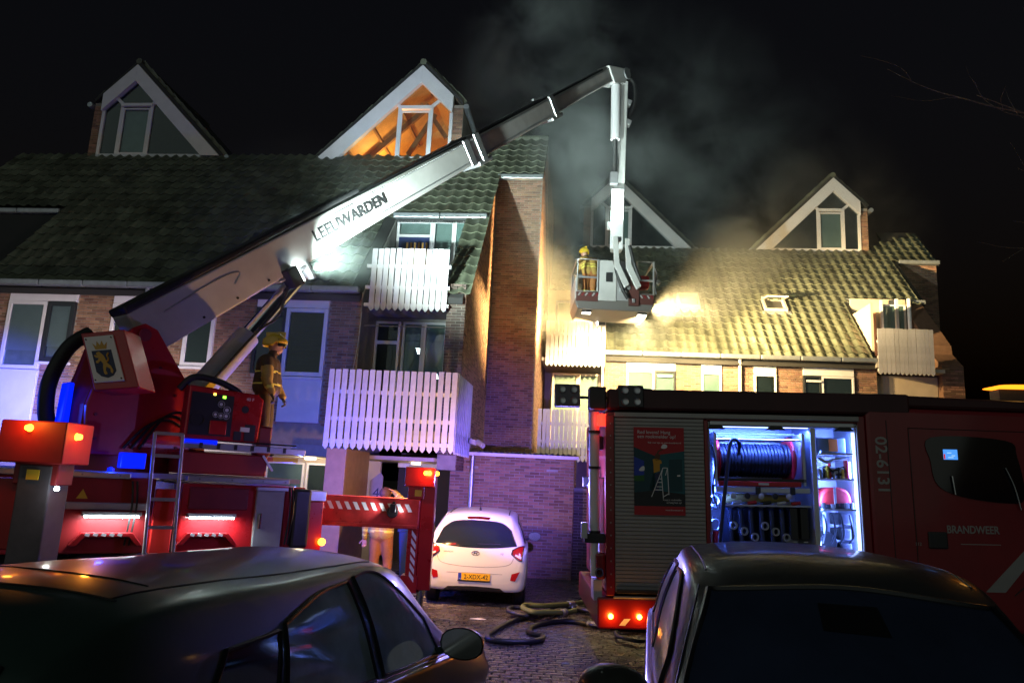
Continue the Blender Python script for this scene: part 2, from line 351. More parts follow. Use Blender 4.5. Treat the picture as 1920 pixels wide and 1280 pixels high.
def dormer(parent, ua, v, zb, sg, sc, label, lit=False, back=4.2):
    """glazed gable: apex at ua, long slope towards sg"""
    def P(x, z): return (ua + sg * x * sc, zb + z * sc)
    H = 3.05; A = .40
    root = MB(); outer = [P(0, H), P(H + .0, 0), P(H - A * 1.5, 0), P(0, H - A * 1.41), P(-.86, H - A * 1.41 - .86), P(-.86, 0), P(-1.0, 0), P(-1.0, 2.05)]
    root.add([], [])
    n = len(outer)
    b = MB()
    b.prism([P(0, H), P(H, 0), P(H - A * 1.5, 0), P(0, H - A * 1.41)], 'y', v - .16, v + .02)
    b.prism([P(0, H), P(0, H - A * 1.41), P(-1.0, H - A * 1.41 - 1.0), P(-1.0, H - 1.0)], 'y', v - .16, v + .02)
    d = b.build('dormer', m_white, parent, fix=True, bevel=.008); d['label'] = label
    f = MB()   # glazing bars
    def bar(p, q, w): f.beam((P(*p)[0], v - .04, P(*p)[1]), (P(*q)[0], v - .04, P(*q)[1]), .1, w, up=(0, 1, 0))
    bar((-.95, 0), (-.95, 1.52), .08 * sc); bar((-1.0, .03), (2.45, .03), .06 * sc)
    bar((-.35, 0), (-.35, 1.72), .07 * sc); bar((.62, 0), (.62, 1.72), .07 * sc); bar((-.38, 1.70), (.65, 1.70), .16 * sc)
    bar((-.35, 1.74), (-.62, 1.98), .06 * sc); bar((.62, 1.74), (.92, 2.02), .06 * sc)
    f.build('glazing_bar', m_white, d, bevel=.006)
    fr = MB(); fx0, fx1 = sorted((P(-.31, 0)[0], P(.58, 0)[0])); z0, z1 = P(0, .08)[1], P(0, 1.6)[1]
    fr.box(fx0, fx0 + .05, v - .07, v - .02, z0, z1).box(fx1 - .05, fx1, v - .07, v - .02, z0, z1).box(fx0 + .05, fx1 - .05, v - .07, v - .02, z0, z0 + .05).box(fx0 + .05, fx1 - .05, v - .07, v - .02, z1 - .05, z1)
    fr.build('casement', m_white, d, bevel=.004)
    gp = [P(-.92, .06), P(2.4, .06), P(0, 2.5), P(-.92, 1.55)]
    for poly in ([(-.92, .06), (-.38, .06), (-.38, 1.74), (-.62, 1.96), (-.92, 1.62)], [(-.31, .1), (.58, .1), (.58, 1.6), (-.31, 1.6)], [(.65, .06), (2.42, .06), (.93, 1.55), (.93, 1.98), (.65, 1.74)][0:2] + [(.93, 1.55 + .0), (.65, 1.74)], [(-.35, 1.8), (.62, 1.8), (.88, 2.02 - .42 + .0), (0, 2.47), (-.62, 1.9)][0:2] + [(.6, 1.87), (0, 2.47), (-.6, 1.87)]):
        pb = MB(); pb.prism([P(*q) for q in poly], 'y', v - .03, v - .024); pb.build('pane', m_glass, d, fix=True)
    rf = MB(); t = .11   # roof slabs over the long and the short slope, running back
    rf.prism([P(-.02, H + .02), P(H + .12, -.08), P(H + .12, -.08 + t), P(-.02, H + .04 + t * 1.3)], 'y', v - .10, v + back)
    rf.prism([P(-.02, H + .02), P(-1.28, H - 1.26), P(-1.28, H - 1.26 + t), P(-.02, H + .04 + t * 1.3)], 'y', v - .10, v + back)
    r = rf.build('dormer_roof', m_slab, d, fix=True)
    # verge tiles along the two front edges, and a ridge cap
    vb = MB()
    for (a0, b0), (a1, b1), nn in (((0, H + .12), (H + .1, .02), 11), ((0, H + .12), (-1.28, H - 1.14), 5)):
        for i in range(nn):
            s0, s1 = i / nn, (i + 1) / nn + .02; p = P(a0 + (a1 - a0) * s0, b0 + (b1 - b0) * s0); q = P(a0 + (a1 - a0) * s1, b0 + (b1 - b0) * s1)
            vb.beam((p[0], v + .05, p[1] + .05), (q[0], v + .05, q[1]), .22, .04, up=(0, 1, 0))
    vb.build('verge_tile', m_tile, r)
    MB().cyl((ua, v - .12, zb + (H + .13) * sc), (ua, v + back, zb + (H + .13) * sc), .10, n=10).build('ridge_cap', m_tile, r)
    # brick cheek on the short side, gutters
    x0, x1 = sorted((P(-1.0, 0)[0], P(-1.3, 0)[0])); ck = MB().box(x0, x1, v - .02, v + back - .3, zb - .3, P(0, H - 1.25)[1]).build('dormer_cheek', m_mort, d)
    bricks(ck, m_brick, (x0, v - .021, zb - .3), (1, 0, 0), (0, 0, 1), x1 - x0, P(0, H - 1.3)[1] - zb + .3)
    g = MB(); gx = P(-1.40, 0)[0]; gz = P(0, H - 1.36)[1]; hx = P(H + .2, 0)[0]
    g.tube([(gx, v - .15, gz), (gx, v + 1.4, gz)], .085, 10); g.build('dormer_gutter', m_zinc, d)
    g = MB(); g.tube([(hx, v - .1, zb - .02), (hx, v + .8, zb - .02)], .08, 10); g.build('dormer_gutter', m_zinc, d)
    # room behind the glass
    im = m_wood if lit else m_room
    rm = MB(); e = .05
    rm.add([(P(*q)[0], vv, P(*q)[1]) for vv in (v + .06, v + 3.4) for q in ((-.97, .01), (2.9, .01), (0, 2.92), (-.97, 1.97))], [(0, 1, 5, 4), (1, 2, 6, 5), (2, 3, 7, 6), (3, 0, 4, 7), (4, 5, 6, 7)])
    rm.build('attic_room', im, d)
    if lit:
        bm_ = MB()
        for k, vv in enumerate((v + 1.5,)):
            bm_.beam((P(2.6, .15)[0], vv, P(2.6, .15)[1]), (P(.1, 2.6)[0], vv, P(.1, 2.6)[1]), .12, .16)
            bm_.beam((P(1.9, .1)[0], vv, P(1.9, 0)[1]), (P(2.2, .55)[0], vv, P(2.2, .55)[1]), .14, .18)
            bm_.beam((P(-.5, 1.5)[0], vv, P(-.5, 1.5)[1]), (P(.2, 2.5)[0], vv, P(.2, 2.5)[1]), .1, .14)
            bm_.beam((P(.7, .9)[0], vv, P(.7, .9)[1]), (P(-.1, 2.3)[0], vv, P(-.1, 2.3)[1]), .1, .14)
        for x in (2.3, 1.55, .8): bm_.beam((P(x, 2.92 - x - .06)[0], v + .1, P(x, 2.92 - x - .06)[1]), (P(x, 2.92 - x - .06)[0], v + 3.3, P(x, 2.92 - x - .06)[1]), .07, .09)
        bm_.build('attic_beam', m_beam, d)
        lamp('attic_lamp', 'POINT', (P(1.3, 0)[0], v + 1.9, P(0, .45)[1]), 150, (1, .52, .14), d, size=.12)
    else:
        MB().box(*sorted((P(-.28, 0)[0], P(.54, 0)[0])), v + .03, v + .04, P(0, .1)[1], P(0, 1.58)[1]).build('curtain', m_curtain, d)
    return d

# ================= the block on the left
LS = (11.3 - 6.03) / (20.3 - 15.7)            # roof pitch
def LZ(v): return 6.03 + LS * (v - 15.7)
LB = bthing('apartment_block', 'dark brick apartment block with tall gable end and one attic gable lit orange', 'building', -9, 15.7)
wall = MB()
wall.box(-18, -5.04, 15.72, 16.0, 2.6, 6.0)                       # street front
wall.box(-18, -2.71, 16.0, 16.02, 5.3, 5.32)
Lw = wall.build('wall', m_mort, LB)
FH = [(-13.42, -11.75, 4.14, 5.95), (-13.42, -12.43, 2.6, 4.2), (-10.85, -9.96, 4.15, 5.95), (-9.07, -8.36, 4.2, 5.95), (-7.42, -5.76, 4.05, 5.95), (-6.70, -5.76, 3.0, 4.1)]
bricks(Lw, m_brick, (-14.6, 15.719, 3.0), (1, 0, 0), (0, 0, 1), 14.6 - 5.04, 2.98, [(a + 14.6, b + 14.6, c - 3.0, d - 3.0) for a, b, c, d in FH])
# gable end: wall along u = -2.7 with the sloping top, and the set-back wall behind it
gz0 = 2.2
ge = MB(); ge.prism([(15.72, gz0), (19.9, gz0), (19.9, LZ(19.9) - .12), (15.72, LZ(15.72) - .05)], 'x', -3.12, -2.72)
gw = ge.build('gable_wall', m_mort, LB, fix=True)
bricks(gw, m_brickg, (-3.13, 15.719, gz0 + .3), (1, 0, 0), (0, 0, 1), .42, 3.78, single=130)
bricks(gw, m_brick, (-2.719, 15.72, gz0), (0, 1, 0), (0, 0, 1), 4.1, 8.6, pred=lambda x, z: z + gz0 < LZ(15.72 + x) - .15, single=165, srt=lambda q: q[0] + abs(q[1] - 2.6) * .4)
sb = MB(); sb.box(-2.719, -1.44, 19.8, 26.4, 0, 10.42); sb.prism([(19.8, 10.42), (21.3, 10.42), (21.3, 12.0)], 'x', -2.719, -1.44)
sw = sb.build('setback_wall', m_mort, LB, fix=True)
bricks(sw, m_brick, (-2.70, 19.799, 2.2), (1, 0, 0), (0, 0, 1), 1.25, 8.2)
bricks(sw, m_brick, (-1.439, 19.8, 2.2), (0, 1, 0), (0, 0, 1), 6.5, 9.8, pred=lambda x, z: z + 2.2 < 10.3 + max(0, min(1.6, x * 1.1)))
# roof slab
rs = MB()
def Lpl(u, v, d=0): return (u, v, LZ(v) - d)
for (u0, u1, v0, v1) in ((-18, -5.05, 15.6, 20.35), (-5.05, -2.76, 17.95, 20.35), (-3.14, -2.76, 15.6, 17.95), (-2.70, -1.40, 19.62, 21.2)):
    vs = [Lpl(u, v, d) for d in (.02, .16) for u, v in ((u0, v0), (u1, v0), (u1, v1), (u0, v1))]; rs.add(vs, [(0, 1, 2, 3), (4, 7, 6, 5), (0, 4, 5, 1), (1, 5, 6, 2), (2, 6, 7, 3), (3, 7, 4, 0)])
rs.add([Lpl(-4.0, 20.35, .02), Lpl(-2.7, 20.35, .02), Lpl(-2.7, 21.2, .02), (-18, 20.4, 11.2), (-1.4, 20.4, 11.2), (-1.4, 26, 6), (-18, 26, 6), (-2.7, 21.2, 12.3), (-1.4, 21.2, 12.3), (-1.4, 26, 7.5), (-2.7, 26, 7.5)], [(0, 1, 2), (3, 4, 5, 6), (7, 8, 9, 10)])
Lr = rs.build('roof', m_slab, LB, fix=True)
q = math.sqrt(1 + LS * LS); ES = Vector((0, 1 / q, LS / q))
cl = []
def on_left(u, v):
    if u < -14.35 and v < 18.0: return False
    if u < -5.15: return v < 20.25
    if u < -2.72: return (v > 17.85 and v < 20.3 + max(0, (u + 4.1)) * .65) or (u > -3.2 and v < 18.1)
    return 19.5 < v < 21.05
for c in range(55):
    for r_ in range(24):
        u = -17.9 + c * TW; s = r_ * TL; v = 15.64 + s / q
        if u < -1.55 and on_left(u + .15, v + .12): cl.append((c * TW, s))
cl.sort(key=lambda p: -p[0] - .3 * p[1]); tiles(Lr, (-17.9, 15.64, LZ(15.64) + .01), (1, 0, 0), ES, cl, m_tile, 290)
rc = MB()
for i in range(5): rc.cyl((-2.75 + .27 * i, 21.2, 12.34), (-2.49 + .27 * i, 21.2, 12.33), .10, .115, 10)
rc.build('ridge_cap', m_tile, Lr)
gt = MB()
def gutter(b, u0, u1, v, z, r=.085):
    for i in range(max(1, round((u1 - u0) / 1.1))):
        n = max(1, round((u1 - u0) / 1.1)); a = u0 + (u1 - u0) * i / n; c = u0 + (u1 - u0) * (i + 1) / n
        b.box(a + .003, c - .003, v - .13, v + .05, z - .09, z + .05)
gutter(gt, -18, -5.06, 15.56, 6.02); gt.build('gutter', m_zinc, Lr, bevel=.03)
gt = MB(); gutter(gt, -5.1, -2.66, 17.93, 8.62); gt.build('gutter', m_zinc, Lr, bevel=.03)
gt = MB(); gutter(gt, -2.68, -1.40, 19.62, 10.42); gt.build('gutter', m_zinc, Lr, bevel=.03)
gt = MB(); gutter(gt, -18, -14.3, 17.93, 8.62); gt.build('gutter', m_zinc, Lr, bevel=.03)
MB().cyl((-10.0, 15.55, 5.6), (-10.0, 15.55, 5.95), .05).build('downpipe', m_zinc, Lr)
for u, v in ((-7.7, 16.9), (-8.6, 16.6)):       # closed roof lights, hardly seen in the dark slope
    b = MB(); b.add([Lpl(u + a, v + c, -.09) for a, c in ((0, 0), (.62, 0), (.62, .62), (0, .62))] + [Lpl(u + a, v + c, 0) for a, c in ((0, 0), (.62, 0), (.62, .62), (0, .62))], [(0, 1, 2, 3), (0, 4, 5, 1), (1, 5, 6, 2), (2, 6, 7, 3), (3, 7, 4, 0)])
    b.build('roof_light', m_dark, Lr, bevel=.01)
# windows of the first floor
MB().box(-13.42, -11.75, 15.66, 15.74, 5.6, 5.97).build('fascia_panel', m_white, LB, bevel=.006)
w = window(LB, -13.42, -12.46, 4.02, 5.6, 15.7, m_white, m_blind, bz=.22, fw=.08)
MB().box(-13.42, -12.44, 15.66, 15.74, 2.62, 4.0).build('infill_panel', m_white, LB, bevel=.006)
w = window(LB, -12.44, -11.76, 4.2, 5.6, 15.69, m_dark, m_blind, bz=.18, fw=.1)
MB().box(-12.5, -11.7, 15.6, 15.74, 4.13, 4.19).build('sill', m_white, LB, bevel=.005)
for a, b_ in ((-10.85, -9.96), (-9.07, -8.36)):
    MB().box(a, b_, 15.66, 15.74, 5.6, 5.97).build('fascia_panel', m_white, LB, bevel=.006)
    window(LB, a, b_, 4.2, 5.59, 15.7, m_white, m_dkblind, fw=.09); MB().box(a - .04, b_ + .04, 15.6, 15.74, 4.14, 4.195).build('sill', m_white, LB, bevel=.005)
MB().box(-7.42, -5.76, 15.66, 15.74, 5.6, 5.97).build('fascia_panel', m_white, LB, bevel=.006)
window(LB, -7.42, -6.72, 4.1, 5.59, 15.69, m_dark, m_dkblind, fw=.07)
MB().box(-7.2, -6.85, 15.60, 15.63, 5.40, 5.46).build('vent_grille', m_white, LB)
w = window(LB, -6.72, -5.76, 4.07, 5.59, 15.7, m_white, None, fw=.09); slatblind(w, -6.63, -5.85, 4.16, 5.5, 15.705, mat('slate_blind', (.028, .03, .034), .95, spec=.05))
MB().box(-6.72, -5.76, 15.665, 15.74, 3.06, 4.06).build('infill_panel', m_white, LB, bevel=.008)
MB().box(-6.70, -5.78, 15.63, 15.68, 4.0, 4.05).build('sill', m_white, LB)
MB().box(-18, -5.05, 15.735, 15.95, 2.36, 3.02).build('concrete_band', m_conc, LB)
# loggias in the gable bay
lg = MB(); lg.prism([(15.73, 2.4), (18.1, 2.4), (18.1, LZ(18.1) - .1), (15.73, LZ(15.73) - .1)], 'x', -5.07, -5.03).box(-5.03, -3.12, 18.1, 18.2, 5.8, 8.6).box(-5.03, -3.12, 15.9, 18.1, 5.7, 5.8)
lg.build('loggia_wall', m_conc, LB)
w = window(LB, -5.0, -4.06, 5.85, 8.5, 18.0, m_white, None, fw=.07); MB().box(-4.93, -4.13, 17.96, 17.98, 5.9, 8.06).build('blue_door', mat('blue_door', (.02, .035, .12), .4), w)
MB().box(-4.95, -4.1, 17.93, 17.99, 8.05, 8.12).build('transom', m_white, w)
cb = MB()
for i in range(6): cb.box(-4.72 + .1 * i, -4.67 + .1 * i, 17.93, 17.95, 7.3, 7.9)
cb.build('door_panel', m_wood, w)
window(LB, -4.06, -3.5, 5.85, 8.5, 18.0, m_white, None, fw=.06); window(LB, -3.5, -3.12, 5.85, 8.5, 18.0, m_white, m_curtain, fw=.05)
balcony(LB, -4.83, -3.10, 15.55, 5.55, 6.97, 13, 'small upper balcony screened by white pointed slats', ext=(.12, .04), w=.115, floor=15.95)
lb = MB().box(-5.03, -3.12, 17.0, 17.05, 2.7, 5.75).build('loggia_back_wall', m_conc, LB)
for a, b_, m_ in ((-5.02, -4.42, m_dark), (-4.36, -3.86, m_white), (-3.86, -3.30, m_white)):
    window(LB, a, b_, 2.9, 5.6, 16.9, m_white, m_curtain if m_ is m_white else m_dkblind, fw=.06)
MB().box(-5.0, -4.44, 16.83, 16.87, 5.05, 5.13).build('transom', m_white, LB)
MB().box(-3.30, -3.12, 16.8, 17.0, 2.7, 5.75).build('jamb', m_conc, LB)
balcony(LB, -4.87, -2.41, 13.6, 2.46, 3.96, 19, 'wide lower balcony screened by white pointed slats, lit blue from below', side=(-2.41, 15.6, 9), w=.098, floor=15.7)
MB().tube([(-4.95, 15.5, 5.5), (-4.98, 15.45, 4.6), (-5.1, 15.4, 3.6), (-5.0, 15.3, 3.9)], .006, 5, 6).build('cable', m_slat, LB)
# ground floor: open passage behind piers
pg = MB(); pg.box(-5.0, -4.6, 14.2, 15.8, 0, 2.5); pg.build('pier', mat('pier_render', (.42, .26, .16), .8, var=.12, bump=.2), LB, bevel=.01)
gf = MB(); gf.box(-18, -5.0, 18.2, 18.3, 0, 2.36).box(-4.6, -3.0, 18.6, 18.7, 0, 2.6); gf.box(-18, -2.72, 15.96, 20, 2.36, 2.44); gf.build('passage_wall', m_beige, LB)
window(LB, -7.9, -6.9, 1.0, 2.25, 18.16, m_white, m_curtain); window(LB, -6.85, -6.2, .2, 2.25, 18.16, m_white, m_room); window(LB, -6.15, -5.6, .2, 2.25, 18.16, m_white, m_room)
MB().box(-4.62, -3.0, 18.5, 18.58, 0, 2.25).build('dark_doorway', m_room, LB); MB().box(-4.62, -2.72, 18.4, 18.5, 2.25, 2.36).build('lintel', m_white, LB)
cl_ = MB().cyl((-6.5, 17.4, 2.36), (-6.5, 17.4, 2.31), .13, n=16).build('ceiling_lamp', emat('porch_glow', (1, .8, .5), 6), LB); lamp('porch_light', 'POINT', (-6.5, 17.4, 2.2), 26, (1, .78, .5), LB, size=.12)
lamp('porch_light', 'POINT', (-3.9, 17.2, 2.2), 7, (1, .72, .42), LB, size=.12); MB().cyl((-3.9, 17.2, 2.36), (-3.9, 17.2, 2.31), .11, n=16).build('ceiling_lamp', emat('porch_glow', (1, .8, .5), 6), LB)
# door number plate beside the passage
sp = MB().prism([(-4.58, 1.15), (-4.30, 1.15), (-4.30, 2.0), (-4.36, 2.08), (-4.58, 1.9)], 'y', 15.9, 15.93).build('house_number_plate', m_conc, LB, fix=True)
text('number', '4', .3, m_dark, sp, basis((-4.5, 15.895, 1.55), (1, 0, 0), (0, 0, 1)))
MB().obox((-2.30, 15.2, 2.78), (.16, .2, .1), (0, .3, .2)).cyl((-2.2, 15.15, 2.78), (-2.05, 15.0, 2.70), .06, .05).build('wall_lamp', m_conc, LB, bevel=.01)
dormer(LB, -14.34, 20.3, 11.28, 1, 1.0, 'dark glazed attic gable with its long white slope to the right')
dormer(LB, -5.22, 20.3, 11.17, -1, 1.0, 'glazed attic gable lit orange from inside, timber beams showing', lit=True)
b = MB().box(-17.5, -14.3, 18.05, 18.15, 5.8, 8.55).build('loggia_wall', m_conc, LB); window(LB, -16.6, -15.6, 6.2, 8.4, 18.0, m_white, m_dkblind); window(LB, -15.6, -14.5, 6.2, 8.4, 18.0, m_white, m_dkblind)

# ================= the block on the right
RS = (10.95 - 6.03) / (27.4 - 22.4)
def RZ(v): return 6.03 + RS * (v - 22.4)
RB = bthing('apartment_block', 'brick apartment block with pantiled roof lit yellow behind the fire engine', 'building', 5, 22.4)
rw = MB().box(.5, 8.35, 22.42, 22.7, 0, 6.0).build('wall', m_mort, RB)
RW_ = [(1.14, 2.59), (3.34, 3.93), (4.86, 5.5), (6.26, 7.69)]
bricks(rw, m_brick, (.5, 22.419, 4.2), (1, 0, 0), (0, 0, 1), 7.85, 1.8, [(a - .5, b_ - .5, 0, 1.72) for a, b_ in RW_])
for i, (a, b_) in enumerate(RW_):
    MB().box(a, b_, 22.36, 22.44, 5.5, 5.9).build('fascia_panel', m_white, RB, bevel=.006)
    if i in (0, 3):
        m_ = (a + b_) / 2 + (.1 if i == 0 else -.2)
        window(RB, a, m_, 4.0, 5.49, 22.4, m_white if i == 0 else m_dark, m_curtain if i == 0 else m_dkblind, fw=.06); window(RB, m_, b_, 4.0, 5.49, 22.4, m_dark if i == 0 else m_white, m_curtain if i == 0 else m_dkblind, fw=.06)
        cx = m_ + .1 if i == 0 else a + .08; MB().box(cx, cx + .42, 22.31, 22.34, 5.30, 5.36).build('vent_grille', m_white, RB)
    else: window(RB, a, b_, 4.0, 5.49, 22.4, m_white, m_curtain if i == 1 else m_dkblind, fw=.06)
MB().tube([(4.43, 22.2, 5.9), (4.45, 22.3, 5.75), (4.45, 22.33, 5.4), (4.45, 22.33, 3)], .05, 10, 4).build('downpipe', m_white, RB)
rs = MB()
def Rpl(u, v, d=0): return (u, v, RZ(v) - d)
for (u0, u1, v0, v1) in ((.45, 8.4, 22.25, 27.45), (-1.4, .45, 25, 27.45), (8.4, 10.85, 24.85, 27.45), (10.85, 12.3, 26.9, 28.6)):
    vs = [Rpl(u, v, d) for d in (.02, .16) for u, v in ((u0, v0), (u1, v0), (u1, v1), (u0, v1))]; rs.add(vs, [(0, 1, 2, 3), (4, 7, 6, 5), (0, 4, 5, 1), (1, 5, 6, 2), (2, 6, 7, 3), (3, 7, 4, 0)])
rs.add([Rpl(10.0, 27.45, .02), Rpl(10.85, 27.45, .02), Rpl(10.85, 28.1, .02), (-1.4, 27.5, 10.9), (12.3, 27.5, 10.9), (12.3, 33, 5.5), (-1.4, 33, 5.5)], [(0, 1, 2), (3, 4, 5, 6)])
Rr = rs.build('roof', m_slab, RB, fix=True)
q = math.sqrt(1 + RS * RS); ES2 = Vector((0, 1 / q, RS / q)); cl = []
SKY = [(2.86, 24.18), (5.62, 24.18)]
def on_right(u, v):
    for su, sv in SKY:
        if su - .08 < u < su + .78 and sv - .12 < v < sv + .62: return False
    if u < .45: return 25.0 < v < 27.3
    if u < 8.4: return v < 27.3
    if u < 10.8: return v > 24.8 and v < 27.3 + max(0, u - 9.9) * .5
    return 26.85 < v < 27.3 + (u - 9.9) * .5
for c in range(46):
    for r_ in range(26):
        u = -1.35 + c * TW; s = r_ * TL; v = 22.28 + s / q
        if u < 12.1 and on_right(u + .15, v + .12): cl.append((c * TW, s))
cl.sort(key=lambda p: (p[1] > 4.4, abs(p[0] - 6))); tiles(Rr, (-1.35, 22.28, RZ(22.28) + .01), (1, 0, 0), ES2, cl, m_tile, 295)
gt = MB(); gutter(gt, .45, 8.42, 22.22, 5.98); gt.build('gutter', m_zinc, Rr, bevel=.03)
gt = MB(); gutter(gt, 8.3, 10.85, 24.85, 8.42); gt.build('gutter', m_zinc, Rr, bevel=.03)
gt = MB(); gutter(gt, 10.9, 12.3, 26.9, 10.42); gt.build('gutter', m_zinc, Rr, bevel=.03)
gt = MB(); gutter(gt, -1.4, .3, 24.95, 8.45); gt.build('gutter', m_zinc, Rr, bevel=.03)
def rooflight(u, v, op, label):
    M = basis((u, v, RZ(v) + .03), (1, 0, 0), ES2); b = MB(); b.M = M; W_, H_ = .72, .82
    b.box(0, W_, 0, .07, -.1, .12).box(0, W_, H_ - .07, H_, -.1, .12).box(0, .07, .07, H_ - .07, -.1, .12).box(W_ - .07, W_, .07, H_ - .07, -.1, .12)
    o = b.build('roof_light', m_conc, Rr, bevel=.008); o['label'] = label
    b = MB(); b.M = M; b.box(-.08, W_ + .08, -.16, -.01, -.02, .05); b.build('flashing', m_zinc, o)
    g = MB(); g.M = M @ Matrix.Translation((0, H_ * .72, .13)) @ Matrix.Rotation(R(-38 if op else 0), 4, 'X') @ Matrix.Translation((0, -H_ * .72, 0))
    g.box(.02, .08, .02, H_ - .02, 0, .05).box(W_ - .08, W_ - .02, .02, H_ - .02, 0, .05).box(.08, W_ - .08, .02, .08, 0, .05).box(.08, W_ - .08, H_ - .08, H_ - .02, 0, .05)
    s = g.build('sash', m_beige, o, bevel=.005); p = MB(); p.M = g.M; p.box(.08, W_ - .08, .08, H_ - .08, .02, .026); p.build('pane', m_glass, s)
    b = MB(); b.M = M; b.box(.06, W_ - .06, .06, H_ - .06, -.3, -.29); b.build('light_well', m_room if op else m_curtain, o)
    if op:
        for i in range(9):
            b = MB(); b.M = M; b.obox((.12 + .055 * i, .42, -.12), (.05, .34, .02), (0, .5, 0)); b.build('blind_slat', [m_white, m_wood, m_curtain][i % 3], o)
    return o
rooflight(*SKY[0], False, 'closed roof light with pale frame'); rooflight(*SKY[1], True, 'roof light tilted open, striped blind inside')
# left bay of this block
lg = MB(); lg.box(-1.44, .42, 24.6, 24.7, 0, 8.5).box(.40, .50, 22.45, 24.6, 0, 6.6).box(-1.4, .4, 22.1, 24.6, 5.65, 5.75).box(-1.4, .4, 22.6, 24.6, 2.8, 2.9); lg.build('loggia_wall', m_beige, RB)
bw = MB().box(.50, .52, 22.3, 22.42, 0, 6).build('jamb', m_brick, RB)
window(RB, -1.15, -.35, 5.9, 8.1, 24.5, m_white, m_curtain, fw=.08); window(RB, -.35, .35, 5.9, 8.1, 24.5, m_white, m_curtain, fw=.08)
window(RB, -1.1, -.3, 2.95, 5.4, 22.9, m_beige, m_beige, fw=.07); window(RB, -.3, .38, 2.95, 5.4, 22.9, m_beige, m_beige, fw=.07)
balcony(RB, -1.28, .48, 22.0, 5.47, 6.86, 14, 'white slatted balcony beside the tall gable wall, floodlit under the platform cage', w=.11, floor=22.5)
balcony(RB, -1.32, .56, 20.3, 2.62, 4.02, 16, 'pale slatted lower balcony beside the tall gable wall', w=.10, floor=22.4)
# right bay
lg = MB(); lg.box(8.4, 10.1, 24.5, 24.6, 0, 8.4).box(8.35, 8.42, 22.7, 24.5, 0, 7.8).box(8.4, 10.1, 22.1, 24.5, 5.65, 5.75).box(8.35, 10.1, 22.6, 22.7, 0, 5.6); lg.build('loggia_wall', m_beige, RB)
dr = MB().box(8.62, 9.15, 24.42, 24.5, 5.75, 7.95).build('balcony_door', mat('orange_lit_door', (.75, .36, .2), .5), RB, bevel=.01)  # orange light on the door put into its base colour
MB().prism(blob([(8.78, 7.72), (8.9, 7.66), (9.0, 7.7), (8.98, 7.78), (8.88, 7.82), (8.8, 7.76), (8.72, 7.83)], 3), 'y', 24.39, 24.41).build('fish_plaque', m_dark, dr, fix=True)
MB().box(9.22, 9.28, 24.2, 24.3, 5.75, 8.3).box(9.6, 9.68, 24.0, 24.1, 5.75, 8.3).build('post', m_white, RB); window(RB, 9.3, 10.05, 5.8, 8.2, 24.4, m_white, m_curtain)
MB().cyl((10.0, 24.0, 8.3), (10.0, 24.0, 5.7), .06).build('downpipe', m_white, RB)
balcony(RB, 8.25, 9.78, 22.0, 5.54, 6.88, 13, 'white slatted balcony at the far end, half in shadow', w=.112, floor=22.6)
pw = MB(); pw.prism([(22.35, 0), (27.2, 0), (27.2, RZ(27.2) - .1), (23.0, RZ(23.0) + .0), (22.95, 6.35), (22.35, 5.9)], 'x', 10.12, 10.72)
pw = pw.build('side_wall', m_brick, RB, fix=True)
bricks(pw, m_brick, (10.12, 22.349, 3.2), (1, 0, 0), (0, 0, 1), .6, 2.7)
pw2 = MB().box(10.72, 12.25, 27.0, 32, 0, 10.4).build('setback_wall', m_mort, RB); bricks(pw2, m_brick, (10.72, 26.999, 4.5), (1, 0, 0), (0, 0, 1), 1.53, 5.9)
lamp('balcony_light', 'POINT', (9.26, 23.9, 7.0), 6, (1, .62, .35), RB, size=.06); MB().ell((9.26, 24.0, 7.0), (.05, .05, .07), 10, 6).build('wall_lamp', emat('porch_glow', (1, .8, .5), 6), RB)
dormer(RB, .86, 27.4, 10.93, 1, .93, 'glazed attic gable behind the hanging platform arm'); dormer(RB, 8.9, 27.4, 10.93, -1, .93, 'glazed attic gable with brick cheek and short slope to the right')

# ================= brick store and yard wall
SH = bthing('brick_shed', 'flat brick store with corrugated roof edge behind the white car', 'shed', -1.6, 16.7)
sw_ = MB().box(-3.0, -.25, 16.72, 19.7, 0, 2.62).build('wall', m_mort, SH)
bricks(sw_, m_brick, (-3.0, 16.719, 0), (1, 0, 0), (0, 0, 1), 2.75, 2.6, single=280, srt=lambda q: -q[1])
bricks(sw_, m_brick, (-.249, 16.72, 0), (0, 1, 0), (0, 0, 1), 2.98, 2.6)
er = MB(); P0 = []; P1 = []
for i in range(121):
    u = -3.1 + 2.95 * i / 120; z = 2.66 + .018 * math.sin(i * math.pi / 2.5); P0.append((u, 16.55, z)); P1.append((u, 19.7, z + .06))
er.grid([P0, P1]); er.build('corrugated_roof', m_zinc, SH, smooth=True)
MB().box(-3.1, -.15, 16.62, 16.70, 2.56, 2.635).build('fascia_board', m_white, SH, bevel=.005)
MB().cyl((-2.5, 16.63, 0), (-2.5, 16.63, 2.55), .05).build('downpipe', m_zinc, SH)
for u in (-2.62, -.85): MB().box(u, u + .25, 16.68, 16.70, 2.28, 2.33).build('vent_grille', m_conc, SH)
YW = bthing('yard_wall', 'low dark brick yard wall between the store and the fire engine', 'wall', .5, 17.2)
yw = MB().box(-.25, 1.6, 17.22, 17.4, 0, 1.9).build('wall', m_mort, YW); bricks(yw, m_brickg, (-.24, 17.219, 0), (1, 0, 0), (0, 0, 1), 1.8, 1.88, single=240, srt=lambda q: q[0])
MB().box(-.25, 1.65, 17.18, 17.44, 1.9, 1.96).build('coping', m_conc, YW, bevel=.008)
